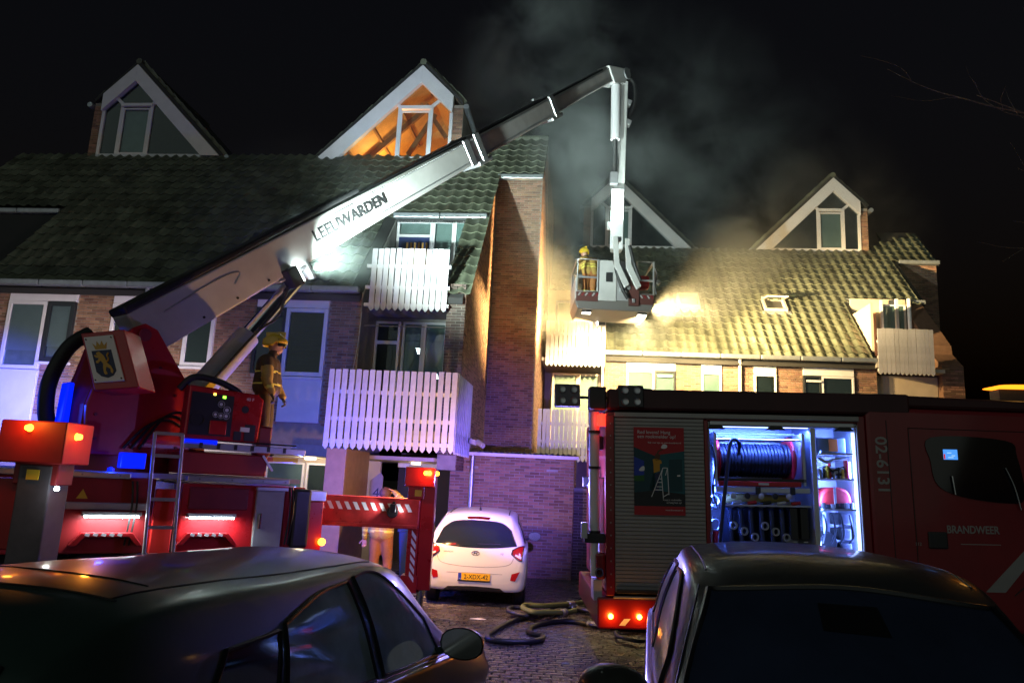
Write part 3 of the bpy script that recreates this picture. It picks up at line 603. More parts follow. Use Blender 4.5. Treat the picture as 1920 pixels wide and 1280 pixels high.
# ------------------------------------------------------------------ aerial platform truck
AO = Vector((-5.58, 10.01, 0)); AA = R(34.5)
AT = thing('aerial_platform_truck', 'red aerial platform fire truck with raised boom reaching to the roofs', 'fire truck', AO, (0, 0, AA))
TI = (Matrix.Translation(AO) @ Matrix.Rotation(AA, 4, 'Z')).inverted()
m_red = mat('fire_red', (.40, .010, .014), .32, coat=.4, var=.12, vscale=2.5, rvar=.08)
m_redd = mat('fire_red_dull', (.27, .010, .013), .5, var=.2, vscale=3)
m_boom = mat('boom_paint', (.50, .50, .49), .38, .1, var=.10, vscale=2.2, rvar=.08)
m_alu = mat('aluminium', (.55, .56, .58), .35, .8, var=.1, vscale=5)
m_chrome = mat('chrome', (.7, .71, .72), .12, 1.0)
m_blk = mat('black_rubber', (.012, .012, .013), .55, bump=.2, bscale=40)
m_bplas = mat('black_plastic', (.02, .02, .022), .4)
m_refl = mat('reflective_white', (.78, .78, .80), .35)
m_yel = mat('yellow_paint', (.72, .48, .03), .45)
m_gray = mat('grey_paint', (.30, .30, .31), .5, var=.1)
m_dkred = mat('dark_red', (.17, .01, .014), .45, var=.15)
e_amber = emat('amber_lens', (1, .30, .02), 9); e_blue = mat('blue_glow', (.0, .005, .12), .4, emit=(0, .012, 1), estr=1.0); e_white = emat('led_white', (.8, .95, 1), 30); e_red = emat('red_lens', (1, .02, .01), 4)
# chassis and body
b = MB(); b.box(-2.4, 2.9, -.9, 1.2, .55, .9); b.build('chassis', m_bplas, AT)
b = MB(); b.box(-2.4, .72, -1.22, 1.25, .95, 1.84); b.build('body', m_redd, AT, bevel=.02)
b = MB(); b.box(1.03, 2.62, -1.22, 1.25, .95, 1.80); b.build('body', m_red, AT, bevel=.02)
b = MB(); b.box(-2.4, 2.6, -1.0, 1.25, 1.84, 1.9); b.build('deck', m_gray, AT)
for x0, x1 in ((-.24, .42), (1.06, 2.36)): MB().box(x0, x1, -1.30, -1.10, 1.825, 1.895).build('top_rail', m_alu, AT, bevel=.012)
MB().box(-1.6, -.62, -1.30, -1.10, 1.825, 1.895).build('top_rail', m_alu, AT, bevel=.012)
MB().box(-.22, .66, -1.30, -1.19, 1.46, 1.54).build('side_rail', m_alu, AT, bevel=.012)
# wheel-arch lamps: LED bars with a lit arch below
for x0, x1 in ((-.02, .57), (1.13, 1.68)):
    h = MB().box(x0 - .02, x1 + .02, -1.31, -1.23, 1.39, 1.435).build('led_housing', m_alu, AT)
    n = 12
    for i in range(n): MB().box(x0 + (x1 - x0) * i / n + .004, x0 + (x1 - x0) * (i + 1) / n - .006, -1.318, -1.30, 1.372, 1.392).build('led', e_white, h)
    lamp('led_bar', 'AREA', ((x0 + x1) / 2, -1.34, 1.38), 9, (.82, .95, 1), AT, target=((x0 + x1) / 2, -1.22, .9), shape=(x1 - x0, .03), spot=170)
    b = MB(); xm0, xm1 = x0 - .06, x1 - .03
    b.prism([(xm0 - .06, 1.05), (xm0 + .06, 1.20), (xm1 - .02, 1.20), (xm1 + .1, 1.05), (xm1 + .03, 1.05), (xm1 - .06, 1.15), (xm0 + .1, 1.15), (xm0 + .02, 1.05)], 'y', -1.33, -1.20)
    a = b.build('wheel_arch', m_red, AT, fix=True, bevel=.008)
    for i in range(5): MB().obox((xm0 + .12 + .085 * i, -1.334, 1.177), (.05, .004, .035), (0, .35, 0)).build('reflector_stripe', m_refl, a)
    MB().box(xm0, xm1 + .04, -1.2, -1.0, .95, 1.15).build('arch_recess', m_bplas, AT)
for x in (.2, 1.4):
    w = MB().lathe([(.0, .02), (.28, .02), (.3, .05), (.47, .06), (.5, .12), (.5, .26), (.47, .3)], (x, -1.2, .5), (0, 1, 0), 28).build('wheel', m_blk, AT, smooth=True)
    MB().lathe([(.0, -.01), (.12, -.01), (.2, .015), (.28, 0), (.28, .02)], (x, -1.2, .5), (0, 1, 0), 24).build('rim', m_gray, w, smooth=True)
MB().box(1.95, 2.32, -1.27, -1.2, .97, 1.74).build('locker_door', m_gray, AT, bevel=.012)
MB().box(1.94, 2.35, -1.30, -1.2, 1.745, 1.785).build('door_rail', m_alu, AT)
MB().box(1.12, 1.85, -1.24, -1.2, 1.48, 1.76).build('dark_shutter', m_dkred, AT, bevel=.01)
MB().box(2.62, 2.95, -1.1, .6, .75, 1.62).build('rear_box', m_red, AT, bevel=.02)
MB().box(2.7, 2.95, -1.16, -.8, 1.62, 1.76).build('rail_end', m_alu, AT, bevel=.01)
MB().box(2.45, 2.7, -1.28, -1.12, 1.0, 1.78).build('hose_reel_cover', m_bplas, AT, bevel=.04)
o = MB().lathe([(0, .0), (.05, .0), (.05, .03), (.03, .05)], (2.94, -1.14, 1.07), (0, -1, 0), 14).build('marker_lamp', e_amber, AT); lamp('marker', 'POINT', (2.96, -1.24, 1.07), 1.2, (1, .3, .03), AT, size=.03)
# ladder on the side
ld = MB()
for x in (.66, .98): ld.beam((x, -1.42, .75), (x - .06, -1.38, 2.40), .055, .035, up=(1, 0, 0))
l = ld.build('ladder', m_alu, AT, bevel=.006)
for i, z in enumerate((.95, 1.27, 1.60, 2.12, 2.39)): MB().beam((.66 - .06 * (z - .75) / 1.65, -1.405, z), (.98 - .06 * (z - .75) / 1.65, -1.405, z), .03, .04).build('rung', m_alu, l)
MB().box(.72, .95, -1.30, -1.2, .95, 1.72).build('red_step_box', mat('fire_red_bright', (.62, .02, .015), .4), AT, bevel=.01)
MB().box(.30, .58, -1.15, -.9, 1.95, 2.14).build('blue_glow_box', e_blue, AT, bevel=.01)  # flat box in the emissive blue material
MB().box(1.0, 1.42, -1.06, -1.0, 2.30, 2.36).build('blue_glow_strip', e_blue, AT)  # narrow strip in the same emissive blue
# turret deck with operator station
MB().box(1.0, 2.12, -1.0, .5, 1.92, 2.2).build('turret_deck', m_redd, AT, bevel=.02)
MB().beam((1.02, -1.03, 2.29), (2.62, -1.03, 2.27), .06, .09).build('deck_rail', m_alu, AT, bevel=.008)
MB().box(2.20, 2.55, -.98, -.5, 2.13, 2.19).build('yellow_step', m_yel, AT)
MB().beam((2.05, -1.0, 2.2), (2.2, -1.0, 2.0), .03, .03).build('step_bracket', m_alu, AT)
op = MB().prism([(1.0, 2.36), (1.95, 2.36), (1.98, 2.95), (1.9, 3.02), (1.0, 3.06)], 'y', -1.02, -.72).build('control_panel', m_red, AT, fix=True, bevel=.02)
MB().prism([(1.04, 2.42), (1.58, 2.42), (1.58, 2.96), (1.04, 2.98)], 'y', -1.026, -1.015).build('instrument_recess', m_bplas, op)
MB().box(1.30, 1.52, -1.04, -1.02, 2.44, 2.62).build('valve_block', m_red, op, bevel=.02)
for x, z, r in ((1.42, 2.84, .045), (1.50, 2.77, .05), (1.36, 2.70, .04), (1.43, 2.69, .04), (1.50, 2.69, .045), (1.15, 2.62, .09)):
    g_ = MB().lathe([(0, 0), (r * .82, 0), (r * .82, .02), (r, .02), (r, 0)], (x, -1.022, z), (0, -1, 0), 18).build('gauge', m_alu if r < .08 else m_bplas, op, smooth=True)
    if r < .08: MB().lathe([(0, .006), (r * .5, .006)], (x, -1.022, z), (0, -1, 0), 14).build('gauge_face', m_refl, g_)
MB().lathe([(0, 0), (.05, 0)], (1.74, -1.025, 2.8), (0, -1, 0), 16).build('round_cutout', m_bplas, op)
MB().box(1.43, 1.47, -1.035, -1.02, 2.92, 2.955).build('green_indicator', emat('green_led', (.3, 1, .05), 3), op); MB().box(1.31, 1.34, -1.035, -1.02, 2.95, 2.98).build('amber_indicator', emat('yellow_led', (1, .8, .1), 3), op)
text('panel_number', '40 F', .06, m_refl, op, basis((1.74, -1.026, 2.92), (1, 0, 0), (0, 0, 1)))
for x0, x1, z0, z1 in ((1.62, 1.72, 2.38, 2.5), (1.76, 1.9, 2.38, 2.6)): MB().box(x0, x1, -1.03, -1.01, z0, z1).build('slot', m_bplas, op)
MB().tube([(.9, -.9, 3.0), (1.05, -.95, 3.17), (1.35, -.95, 3.15), (1.6, -.92, 3.06), (1.7, -.9, 2.98)], .045, 10, 5).build('hydraulic_hose', m_blk, AT, smooth=True)
MB().box(1.95, 2.15, -1.0, -.75, 2.2, 2.6).build('operator_seat_side', m_dkred, AT, bevel=.03)
# ---- turret: turned to the boom's heading. frame: x along the boom, y left, built in world then brought into the truck
B0 = Vector((-5.23, 10.13, 3.72)); B1 = Vector((2.62, 19.3, 13.6)); BD = (B1 - B0).normalized(); HD = Vector((BD.x, BD.y, 0)).normalized(); SD = Vector((HD.y, -HD.x, 0))   # SD: right side, towards the camera
UPB = SD.cross(BD); UPB = UPB if UPB.z > 0 else -UPB
def TW_(h, s, z): return Vector((B0.x, B0.y, 0)) + HD * h + SD * s + Vector((0, 0, z))
tu = None
def wprism(pts, s0, s1, name, m, parent, bev=.012):   # profile in (along heading, height), thick sideways
    b = MB(); b.M = TI; n = len(pts); vs = [TW_(h, s0, z) for h, z in pts] + [TW_(h, s1, z) for h, z in pts]
    fs = [tuple(range(n)), tuple(range(n, 2 * n))[::-1]] + [(i, (i + 1) % n, n + (i + 1) % n, n + i) for i in range(n)]
    b.add(vs, fs); return b.build(name, m, parent, fix=True, bevel=bev)
prof = [(-.55, 2.1), (.75, 2.1), (.95, 2.75), (.15, 3.80), (-.02, 3.86), (-.16, 3.78), (-.42, 3.5), (-.60, 2.7)]
tu = wprism(prof, .36, .44, 'turret', m_red, AT)
wprism(prof, -.44, -.36, 'turret_cheek', m_red, tu)
wprism([(-.60, 2.15), (-.60, 2.72), (-.42, 3.5), (-.36, 3.5), (-.5, 2.15)], -.36, .36, 'turret_rear_plate', m_redd, tu)
wprism([(-.5, 2.1), (.6, 2.1), (.6, 2.35), (-.5, 2.35)], -.36, .36, 'turret_base', m_redd, tu)
b = MB(); b.M = TI; b.cyl((AO.x + .35, AO.y + .3, 1.85), (AO.x + .35, AO.y + .3, 2.12), .62, n=36); b.build('slew_ring', m_redd, AT, smooth=True)
b = MB(); b.M = TI; p = TW_(-.02, .44, 3.70); b.cyl(p, p + SD * .03, .085, n=20); b.build('pivot_pin', m_dkred, tu, smooth=True)
# crest board on the back of the turret
CC = [(x * .962, y * .962, 2 + (z - 2) * .962) for x, y, z in ((-5.66, 9.75, 3.62), (-5.18, 9.60, 3.63), (-4.92, 9.46, 3.04), (-5.27, 9.56, 2.99))]
c0_ = (Vector(CC[0]) + Vector(CC[1]) + Vector(CC[2]) + Vector(CC[3])) / 4; cx = (Vector(CC[1]) - Vector(CC[0]) + Vector(CC[2]) - Vector(CC[3])).normalized(); cyv = (Vector(CC[0]) + Vector(CC[1]) - Vector(CC[2]) - Vector(CC[3])) / 2
cn = cx.cross(cyv).normalized(); SHX = cyv.dot(cx) / cyv.length
W2 = .225; H2 = cyv.length / 2
M = TI @ Matrix(((cx[0] * W2, cyv[0] / 2, cn[0], c0_[0]), (cx[1] * W2, cyv[1] / 2, cn[1], c0_[1]), (cx[2] * W2, cyv[2] / 2, cn[2], c0_[2]), (0, 0, 0, 1))) @ Matrix.Diagonal((1 / .30, 1 / .36, 1, 1))
b = MB(); b.M = M; b.box(-.37, .52, -.47, .44, -.30, -.002); b.build('crest_mount', m_red, tu, bevel=.015)
b = MB(); b.M = M; b.box(-.30, .30, -.36, .36, .0, .02); crest = b.build('crest_board', m_refl, tu, bevel=.004)
def cpoly(pts, z, name, m, par, th=.004):
    b = MB(); b.M = M; b.prism(pts, 'z', z, z + th); return b.build(name, m, par, fix=True)
m_navy = mat('navy', (.012, .018, .07), .4); m_gold = mat('gold_paint', (.55, .33, .05), .45)
sh = cpoly([(-.20, .13), (.20, .13), (.20, -.20), (.12, -.27), (.0, -.30), (-.12, -.27), (-.20, -.20)], .021, 'shield', m_navy, crest)
lion = [(-.10, .10), (-.05, .11), (-.01, .08), (.03, .04), (.05, -.02), (.06, -.07), (.12, -.12), (.15, -.20), (.12, -.24), (.09, -.22), (.10, -.17), (.03, -.13), (.0, -.18), (.02, -.24), (-.03, -.25), (-.05, -.22), (-.04, -.14), (-.02, -.08), (-.06, -.03), (-.12, -.07), (-.16, -.06), (-.15, -.03), (-.11, -.02), (-.08, .01), (-.14, .02), (-.17, .06), (-.13, .06), (-.09, .05), (-.12, .08)]
cpoly(lion, .026, 'lion', m_gold, sh)
b = MB(); b.M = M; b.tube([(.06, -.06, .03), (.11, -.02, .03), (.10, .04, .03), (.14, .08, .03)], .012, 6, 4); b.build('lion_tail', m_gold, sh)
cpoly([(-.11, .15), (.11, .15), (.15, .25), (.08, .20), (.05, .28), (0, .21), (-.05, .28), (-.08, .20), (-.15, .25)], .022, 'crown', m_gold, crest)
for sx in (-.26, .26):
    for sy in (-.32, .32): b = MB(); b.M = M; b.cyl((sx, sy, .02), (sx, sy, .028), .014, n=8); b.build('bolt', m_bplas, crest)
# panel glowing blue, beacon light put into its material, and big cable loop behind the turret
wprism([(-.72, 2.35), (-.70, 3.0), (-.62, 3.0), (-.62, 2.2), (-.66, 2.2)], -.22, .02, 'blue_glow_panel', e_blue, tu, bev=.02)
b = MB(); b.M = TI; b.tube([TW_(-.35, -.5, 3.75), TW_(-.6, -.48, 3.5), TW_(-.78, -.42, 3.0), TW_(-.74, -.4, 2.5), TW_(-.55, -.3, 2.2), TW_(-.2, -.1, 2.05)], .10, 12, 6); b.build('cable_loop', m_blk, tu, smooth=True)
# ---- boom sections
LB_ = (B1 - B0).length
def BP(t, s=0, u=0): return B0 + BD * (LB_ * t) + SD * s + UPB * u
def bsec(t0, t1, w, h, name, m, par, u=0, bev=.03, h1=None):
    b = MB(); b.M = TI; P = [BP(t, a * w / 2, u + c * hh / 2) for t, hh in ((t0, h), (t1, h1 or h)) for a, c in ((-1, -1), (1, -1), (1, 1), (-1, 1))]
    b.add(P, [(0, 1, 2, 3), (7, 6, 5, 4), (0, 4, 5, 1), (1, 5, 6, 2), (2, 6, 7, 3), (3, 7, 4, 0)]); return b.build(name, m, par, fix=True, bevel=bev)
T1, T2, T3, T0 = .535, .745, .955, -.01
bo = bsec(T0 + .01, T1, .48, .66, 'boom', m_boom, AT, h1=.50)
bsec(.0, .30, .50, .12, 'boom_top_cover', m_bplas, bo, u=.37, h1=.08); bsec(.30, T1 - .02, .42, .05, 'cable_track', m_bplas, bo, u=.30)
bsec(T1, T2, .40, .46, 'boom_section', mat('boom_grey', (.46, .45, .44), .4, .2, var=.15, vscale=3), bo, u=.0); bsec(T1, T2, .34, .05, 'cable_track', m_bplas, bo, u=.25)
bsec(T2, T3, .32, .38, 'boom_section', mat('boom_grey', (.2, .2, .2)), bo); bsec(T2, T3 - .02, .26, .05, 'cable_track', m_bplas, bo, u=.21)
for t, w, h in ((T1 - .004, .56, .62), (T1 - .028, .52, .57), (T2 - .004, .47, .54)): bsec(t - .006, t + .006, w, h, 'boom_collar', m_alu, bo, bev=.02)
for t, w, h, u in ((T1, .54, .12, -.30), (T2, .45, .10, -.26)): bsec(t - .02, t + .012, w, h, 'wear_pad_housing', m_alu, bo, u=u)
for t0, t1, w, h in ((.25, T1 - .01, .49, .50), (T1 + .01, T2 - .01, .41, .46), (T2 + .01, T3 - .01, .33, .38)):      # folded seams along the sides
    for u in (-h * .36, h * .40): bsec(t0, t1, w + .012, .018, 'seam', m_alu, bo, u=u, bev=0)
for k in range(58):      # rivet row under the top edge of the first section
    if k % 1 == 0:
        t = .285 + .245 * k / 57; b = MB(); b.M = TI; p = BP(t, .241, .215); b.cyl(p, p + SD * .012, .014, n=6); b.build('rivet', m_refl, bo)
for t in (T1 - .02, T2 - .02): b = MB(); b.M = TI; b.beam(BP(t, .1, .30), BP(t - .025, .1, .35), .1, .04); b.build('boom_marker', m_alu, bo)
M2 = TI @ basis(BP(.213, .246, -.06), BD, UPB)
text('boom_lettering', 'LEEUWARDEN', .27, m_bplas, bo, M2 @ Matrix.Translation((0, 0, 0)), ext=.003, bold=.006, sx=1.05)
# floodlight under the boom, aimed up along it
fp = BP(.165, .28, -.36); fl = MB(); fl.M = TI @ basis(fp, BD, UPB); fl.box(-.12, .10, -.16, .16, -.12, .12); f_ = fl.build('boom_floodlight', m_bplas, bo, bevel=.02)
fl = MB(); fl.M = TI @ basis(fp, BD, UPB); fl.box(.101, .115, -.13, .13, -.10, .10); fl.build('flood_lens', emat('flood_glow', (.85, 1, .97), 60), f_)
fl = MB(); fl.M = TI; fl.beam(fp - BD * .05, BP(.16, .2, -.1), .05, .05); fl.build('flood_bracket', m_alu, f_)
bsec(.15, .19, .51, .06, 'flood_mount', m_alu, bo, u=-.33)
lp = fp + BD * .10 + SD * .45; o = lamp('boom_flood', 'SPOT', TI @ lp, 6400, (.80, 1, .93), AT, target=TI @ (lp + BD * 4 - SD * .2 + Vector((0, 0, -.2))), size=.10, spot=84, blend=1.0)
# unseen second flood added on the far side to brighten the attic gables
fq = BP(.20, -.34, .05); fl = MB(); fl.M = TI @ basis(fq, BD, UPB); fl.box(-.12, .10, -.14, .14, -.10, .10); f2 = fl.build('boom_floodlight', m_bplas, bo, bevel=.02)  # housing of the added, unseen flood
fl = MB(); fl.M = TI @ basis(fq, BD, UPB); fl.box(.101, .112, -.12, .12, -.08, .08); fl.build('flood_lens', emat('flood_glow', (.85, 1, .97), 60), f2)  # lens and glow of the added, unseen flood
lamp('boom_flood', 'SPOT', TI @ (fq + BD * .16), 2600, (.74, .92, 1), AT, target=TI @ frB(-5.6, 20.3, 12.8), size=.08, spot=44, blend=1.0)  # added flood to brighten the attic gables
# lifting cylinder
c0 = TW_(.75, .08, 2.72); c1 = BP(.19, .0, -.44); cm = c0 + (c1 - c0) * .52
b = MB(); b.M = TI; b.cyl(c0, cm, .19, n=20); b.build('lift_cylinder', m_gray, AT, smooth=True)
b = MB(); b.M = TI; b.cyl(cm, c1, .13, n=20); b.build('lift_rod', m_chrome, AT, smooth=True)
b = MB(); b.M = TI; b.beam(c0 + SD * .2 + (c1 - c0) * .1, c0 + SD * .2 + (c1 - c0) * .22, .05, .09); b.build('amber_reflector', m_yel, AT)
for s in (-.2, .2): b = MB(); b.M = TI; b.beam(c1 - UPB * .12 + SD * s, c1 + UPB * .2 + SD * s, .16, .05); b.build('clevis', m_alu, AT)
wprism([(.4, 2.1), (1.15, 2.1), (1.0, 2.75), (.55, 2.75)], -.2, .25, 'cylinder_foot', m_dkred, AT)
# boom head and hanging arm
E1 = BP(T3); X0 = Vector((2.66, 19.3, 13.45))
b = MB(); b.M = TI
n = [BP(T3 - .005, s, u) for s, u in ((-.2, -.26), (.2, -.26), (.2, .26), (-.2, .26))] + [X0 + SD * s + v for s, v in ((-.22, HD * .0 + Vector((0, 0, -.35))), (.22, Vector((0, 0, -.35))), (.22, HD * .25 + Vector((0, 0, .22))), (-.22, HD * .25 + Vector((0, 0, .22))))]
b.add(n, [(0, 1, 2, 3), (7, 6, 5, 4), (0, 4, 5, 1), (1, 5, 6, 2), (2, 6, 7, 3), (3, 7, 4, 0)]); b.build('boom_head', m_boom, bo, fix=True, bevel=.03)
for s in (-.24, .24): b = MB(); b.M = TI; b.cyl(X0 + SD * s + Vector((0, 0, -.05)), X0 + SD * (s * 1.15) + Vector((0, 0, -.05)), .16, n=18); b.build('head_pin', m_alu, bo, smooth=True)
AX = X0 + HD * .02
arm = MB(); arm.M = TI; arm.box(AX.x - .17, AX.x + .17, AX.y - .14, AX.y + .2, 8.25, 13.05); arm.M = None
arm = MB(); arm.M = TI; arm.beam(AX + Vector((.08, 0, -.25)), Vector((AX.x + .02, AX.y, 8.25)), .30, .30, up=(0, 1, 0)); ar = arm.build('hanging_arm', m_boom, AT, bevel=.03)
b = MB(); b.M = TI; b.cyl((AX.x - .14, AX.y - .28, 12.95), (AX.x - .12, AX.y - .27, 11.35), .13, n=16); b.build('arm_cylinder', m_refl, ar, smooth=True)
b = MB(); b.M = TI; b.cyl((AX.x - .12, AX.y - .27, 11.35), (AX.x - .11, AX.y - .25, 10.3), .075, n=14); b.build('arm_rod', m_chrome, ar, smooth=True)
b = MB(); b.M = TI; b.box(AX.x - .24, AX.x - .02, AX.y - .34, AX.y - .16, 10.05, 10.4); b.build('arm_bracket', m_alu, ar, bevel=.02)
b = MB(); b.M = TI; b.box(AX.x - .18, AX.x + .16, AX.y - .25, AX.y - .14, 8.25, 9.95); b.build('arm_face_plate', m_refl, ar, bevel=.02)
b = MB(); b.M = TI; b.tube([(AX.x + .2, AX.y, 13.4), (AX.x + .42, AX.y + .02, 13.2), (AX.x + .44, AX.y, 12.6), (AX.x + .26, AX.y - .02, 12.1)], .05, 8, 6); b.build('arm_hose', m_blk, ar, smooth=True)
for z in (12.6, 12.0): b = MB(); b.M = TI; b.obox((AX.x + .24, AX.y, z), (.2, .2, .16), (0, .4, 0)); b.build('hose_clamp', m_alu, ar, bevel=.02)
b = MB(); b.M = TI; b.box(AX.x - .27, AX.x - .18, AX.y - .22, AX.y - .12, 8.8, 9.0); b.build('arm_sensor', m_refl, ar)
# rescue cage (own frame: x right, y away)
CX, CY = 2.57, 19.2
def cage(x, y, z): return TI @ Vector((CX + x, CY + y, z))
cb = MB(); cb.M = TI @ Matrix.Translation((CX, CY, 0))
cb.prism([(-1.02, 6.62), (-.95, 6.42), (.92, 6.42), (.98, 6.55), (.98, 6.68), (-1.02, 6.70)], 'y', -.75, .75); cg = cb.build('rescue_cage', mat('cage_grey', (.14, .13, .12), .5), AT, fix=True, bevel=.03)
CM = TI @ Matrix.Translation((CX, CY, 0)); m_kick = mat('kick_plate', (.09, .03, .025), .5)
def cbx(name, m, x0, x1, y0, y1, z0, z1, par=None, bev=.01): b = MB(); b.M = CM; b.box(x0, x1, y0, y1, z0, z1); return b.build(name, m, par or cg, bevel=bev)
cbx('cage_kick_plate', m_kick, -1.0, -.44, -.78, -.75, 6.62, 6.86); cbx('cage_kick_plate', m_kick, .58, .98, -.78, -.75, 6.60, 6.86)
for i in range(6): b = MB(); b.M = CM; b.obox((-.92 + .09 * i, -.784, 6.80), (.035, .006, .10), (0, .6, 0)); b.build('hazard_stripe', m_gray if i % 2 == 0 else m_dkred, cg)
for i in range(4): b = MB(); b.M = CM; b.obox((.66 + .09 * i, -.784, 6.80), (.035, .006, .10), (0, -.6, 0)); b.build('hazard_stripe', m_gray if i % 2 == 0 else m_dkred, cg)
cbx('cage_panel', m_boom, -.44, .02, -.77, -.72, 6.66, 7.72); cbx('cage_sign', m_bplas, -.25, -.08, -.785, -.77, 7.15, 7.40, bev=0); cbx('cage_panel', m_gray, .02, .34, -.74, -.70, 6.66, 7.72)
cbx('valve_column', m_kick, .34, .60, -.82, -.6, 6.55, 7.35)
def loop(name, x0, x1, y, z0, z1, r=.028):
    b = MB(); b.M = CM; b.tube([(x0, y, z0), (x0, y, z1), (x1, y, z1), (x1, y, z0)], r, 8, 0, True); return b.build(name, m_alu, cg, smooth=True)
loop('gate', -.98, -.46, -.78, 6.88, 7.72); cbx('gate_bar', m_alu, -.98, -.46, -.8, -.76, 7.22, 7.27)
loop('gate', .56, .98, -.72, 6.88, 7.74); cbx('gate_bar', m_alu, .56, .98, -.74, -.70, 7.22, 7.27)
loop('guard_rail', -1.0, -.95, .72, 6.7, 7.7); b = MB(); b.M = CM; b.tube([(-1.0, -.75, 7.72), (-1.0, .75, 7.72), (.98, .75, 7.72), (.98, -.72, 7.74)], .03, 8); b.build('guard_rail', m_alu, cg, smooth=True)
cbx('back_panel', m_boom, -.95, .95, .70, .74, 6.7, 7.3); cbx('side_panel', m_boom, -1.02, -.98, -.7, .7, 6.66, 7.25)
b = MB(); b.M = CM; b.tube([(1.02, -.5, 7.7), (1.1, -.5, 7.5), (1.06, -.5, 7.2), (1.1, -.5, 6.95)], .03, 8, 4); b.build('side_handle', m_bplas, cg); b = MB(); b.M = CM; b.ell((1.14, -.5, 7.28), (.06, .06, .07), 10, 8); b.build('mirror', m_alu, cg)
cbx('red_bag', mat('bag_red', (.55, .02, .02), .6), .6, .92, -.5, -.2, 7.1, 7.45, bev=.06); cbx('equipment_box', m_beige, .58, .9, -.5, -.2, 6.75, 7.05, bev=.03)
# link between arm and cage
for dx in (-.10, .22):
    b = MB(); b.M = CM; b.prism([(dx - .02, 8.3), (dx + .10, 8.3), (dx + .16, 7.6), (dx + .42, 7.05), (dx + .30, 6.95), (dx + .02, 7.5)], 'y', -1.0 + (.1 if dx > 0 else 0), -.93 + (.1 if dx > 0 else 0)); b.build('link_plate', m_boom, cg, fix=True, bevel=.015)
b = MB(); b.M = CM; b.tube([(.0, -.9, 8.2), (-.05, -.95, 7.6), (.12, -.95, 7.0), (.3, -.9, 6.7)], .045, 8, 5); b.build('hydraulic_hose', m_blk, cg, smooth=True)
b = MB(); b.M = CM; b.tube([(.32, -.9, 8.1), (.45, -.9, 7.6), (.62, -.85, 7.2)], .045, 8, 5); b.build('hydraulic_hose', m_blk, cg, smooth=True)
for x, z in ((.1, 6.9), (.22, 6.78), (.3, 6.95), (.42, 6.62), (.18, 7.0)): cbx('valve', m_alu, x, x + .07, -.86, -.78, z, z + .1)
# cage floodlights: two under the floor, one at the right end
for x in (-.70, .72):
    h = cbx('cage_floodlight', m_bplas, x - .12, x + .12, -.62, -.44, 6.37, 6.44); b = MB(); b.M = CM; b.box(x - .10, x + .10, -.60, -.46, 6.355, 6.368); b.build('flood_lens', emat('cage_glow', (1, .92, .75), 30), h)
lamp('cage_flood', 'SPOT', cage(-.70, .62, 6.30), 800, (1, .78, .46), AT, target=cage(-.9, 2.6, 3.2), size=.07, spot=120, blend=.8)
lamp('cage_flood', 'SPOT', cage(.72, -.3, 6.30), 4200, (1, .72, .33), AT, target=cage(1.8, 3.0, 4.6), size=.07, spot=125, blend=.8)
h = cbx('cage_floodlight', m_bplas, .99, 1.10, .5, .7, 6.72, 6.94); b = MB(); b.M = CM; b.box(1.101, 1.112, .52, .68, 6.74, 6.92); b.build('flood_lens', emat('cage_glow', (1, .92, .75), 30), h)
lamp('cage_flood', 'SPOT', cage(1.16, .62, 6.82), 4300, (1, .67, .28), AT, target=cage(8.5, 3.4, 7.3), size=.08, spot=110, blend=.8)
lamp('cage_flood', 'SPOT', cage(1.16, .62, 6.84), 19000, (1, .70, .32), AT, target=cage(9.5, 4.8, 8.2), size=.08, spot=46, blend=1.0)
lamp('cage_flood', 'SPOT', cage(-.3, .95, 6.34), 4600, (1, .64, .25), AT, target=cage(-3.2, 1.1, 7.4), size=.07, spot=112, blend=.7)  # extra flood added under the cage to light the gable side wall
h = cbx('cage_floodlight', m_bplas, -.24, -.04, .78, .93, 6.36, 6.46); b = MB(); b.M = CM; b.box(-.262, -.242, .80, .92, 6.37, 6.45); b.build('flood_lens', emat('cage_glow', (1, .92, .75), 30), h)  # housing and lens added for that extra flood
h = cbx('arm_floodlight', m_bplas, -.10, .10, -.98, -.84, 8.2, 8.3); lamp('arm_flood', 'SPOT', cage(-.05, -.85, 8.36), 700, (.82, 1, .95), AT, target=cage(-.05, -.3, 10.6), size=.05, spot=80, blend=.9)
# ---- outriggers
def outrigger(beam0, beam1, px, py, ztop, w, label):
    b = MB(); b.M = TI; p = Vector((px, py, 0))
    b.box(px - w / 2, px + w / 2, py - w / 2, py + w / 2, .42, ztop); o = b.build('outrigger_post', m_red, AT, bevel=.012); o['label'] = label
    return o
OG = outrigger(None, None, -1.12, 11.35, 2.14, .21, 'extended outrigger post with amber lamp and striped front beside the white car')
def wb(name, m, x0, x1, y0, y1, z0, z1, par, bev=.01): b = MB(); b.M = TI; b.box(x0, x1, y0, y1, z0, z1); return b.build(name, m, par, bevel=bev)
m_wear = mat('worn_red', (.46, .03, .03), .4, var=.35, vscale=5, rvar=.15)
wb('outrigger_beam', m_wear, -3.35, -1.225, 11.18, 11.5, 1.30, 1.70, OG, .015)
wb('beam_flange', m_wear, -3.3, -1.24, 11.15, 11.18, 1.27, 1.325, OG); wb('lamp_box', m_red, -1.46, -1.02, 11.08, 11.4, 1.88, 2.16, OG, .012)
wb('yellow_sticker', m_yel, -1.32, -1.22, 11.235, 11.24, 1.74, 1.83, OG, 0); wb('neck_plate', m_red, -1.42, -1.18, 11.24, 11.4, 1.70, 1.9, OG)
for i in range(11):
    b = MB(); b.M = TI; x = -2.72 + .127 * i; b.add([(x, 11.176, 1.62), (x + .06, 11.176, 1.62), (x + .12, 11.176, 1.51), (x + .06, 11.176, 1.51)], [(3, 2, 1, 0)]); b.build('reflector_stripe', m_refl, OG)
wb('jack_front', m_red, -1.38, -1.225, 11.2, 11.42, .62, 1.30, OG)
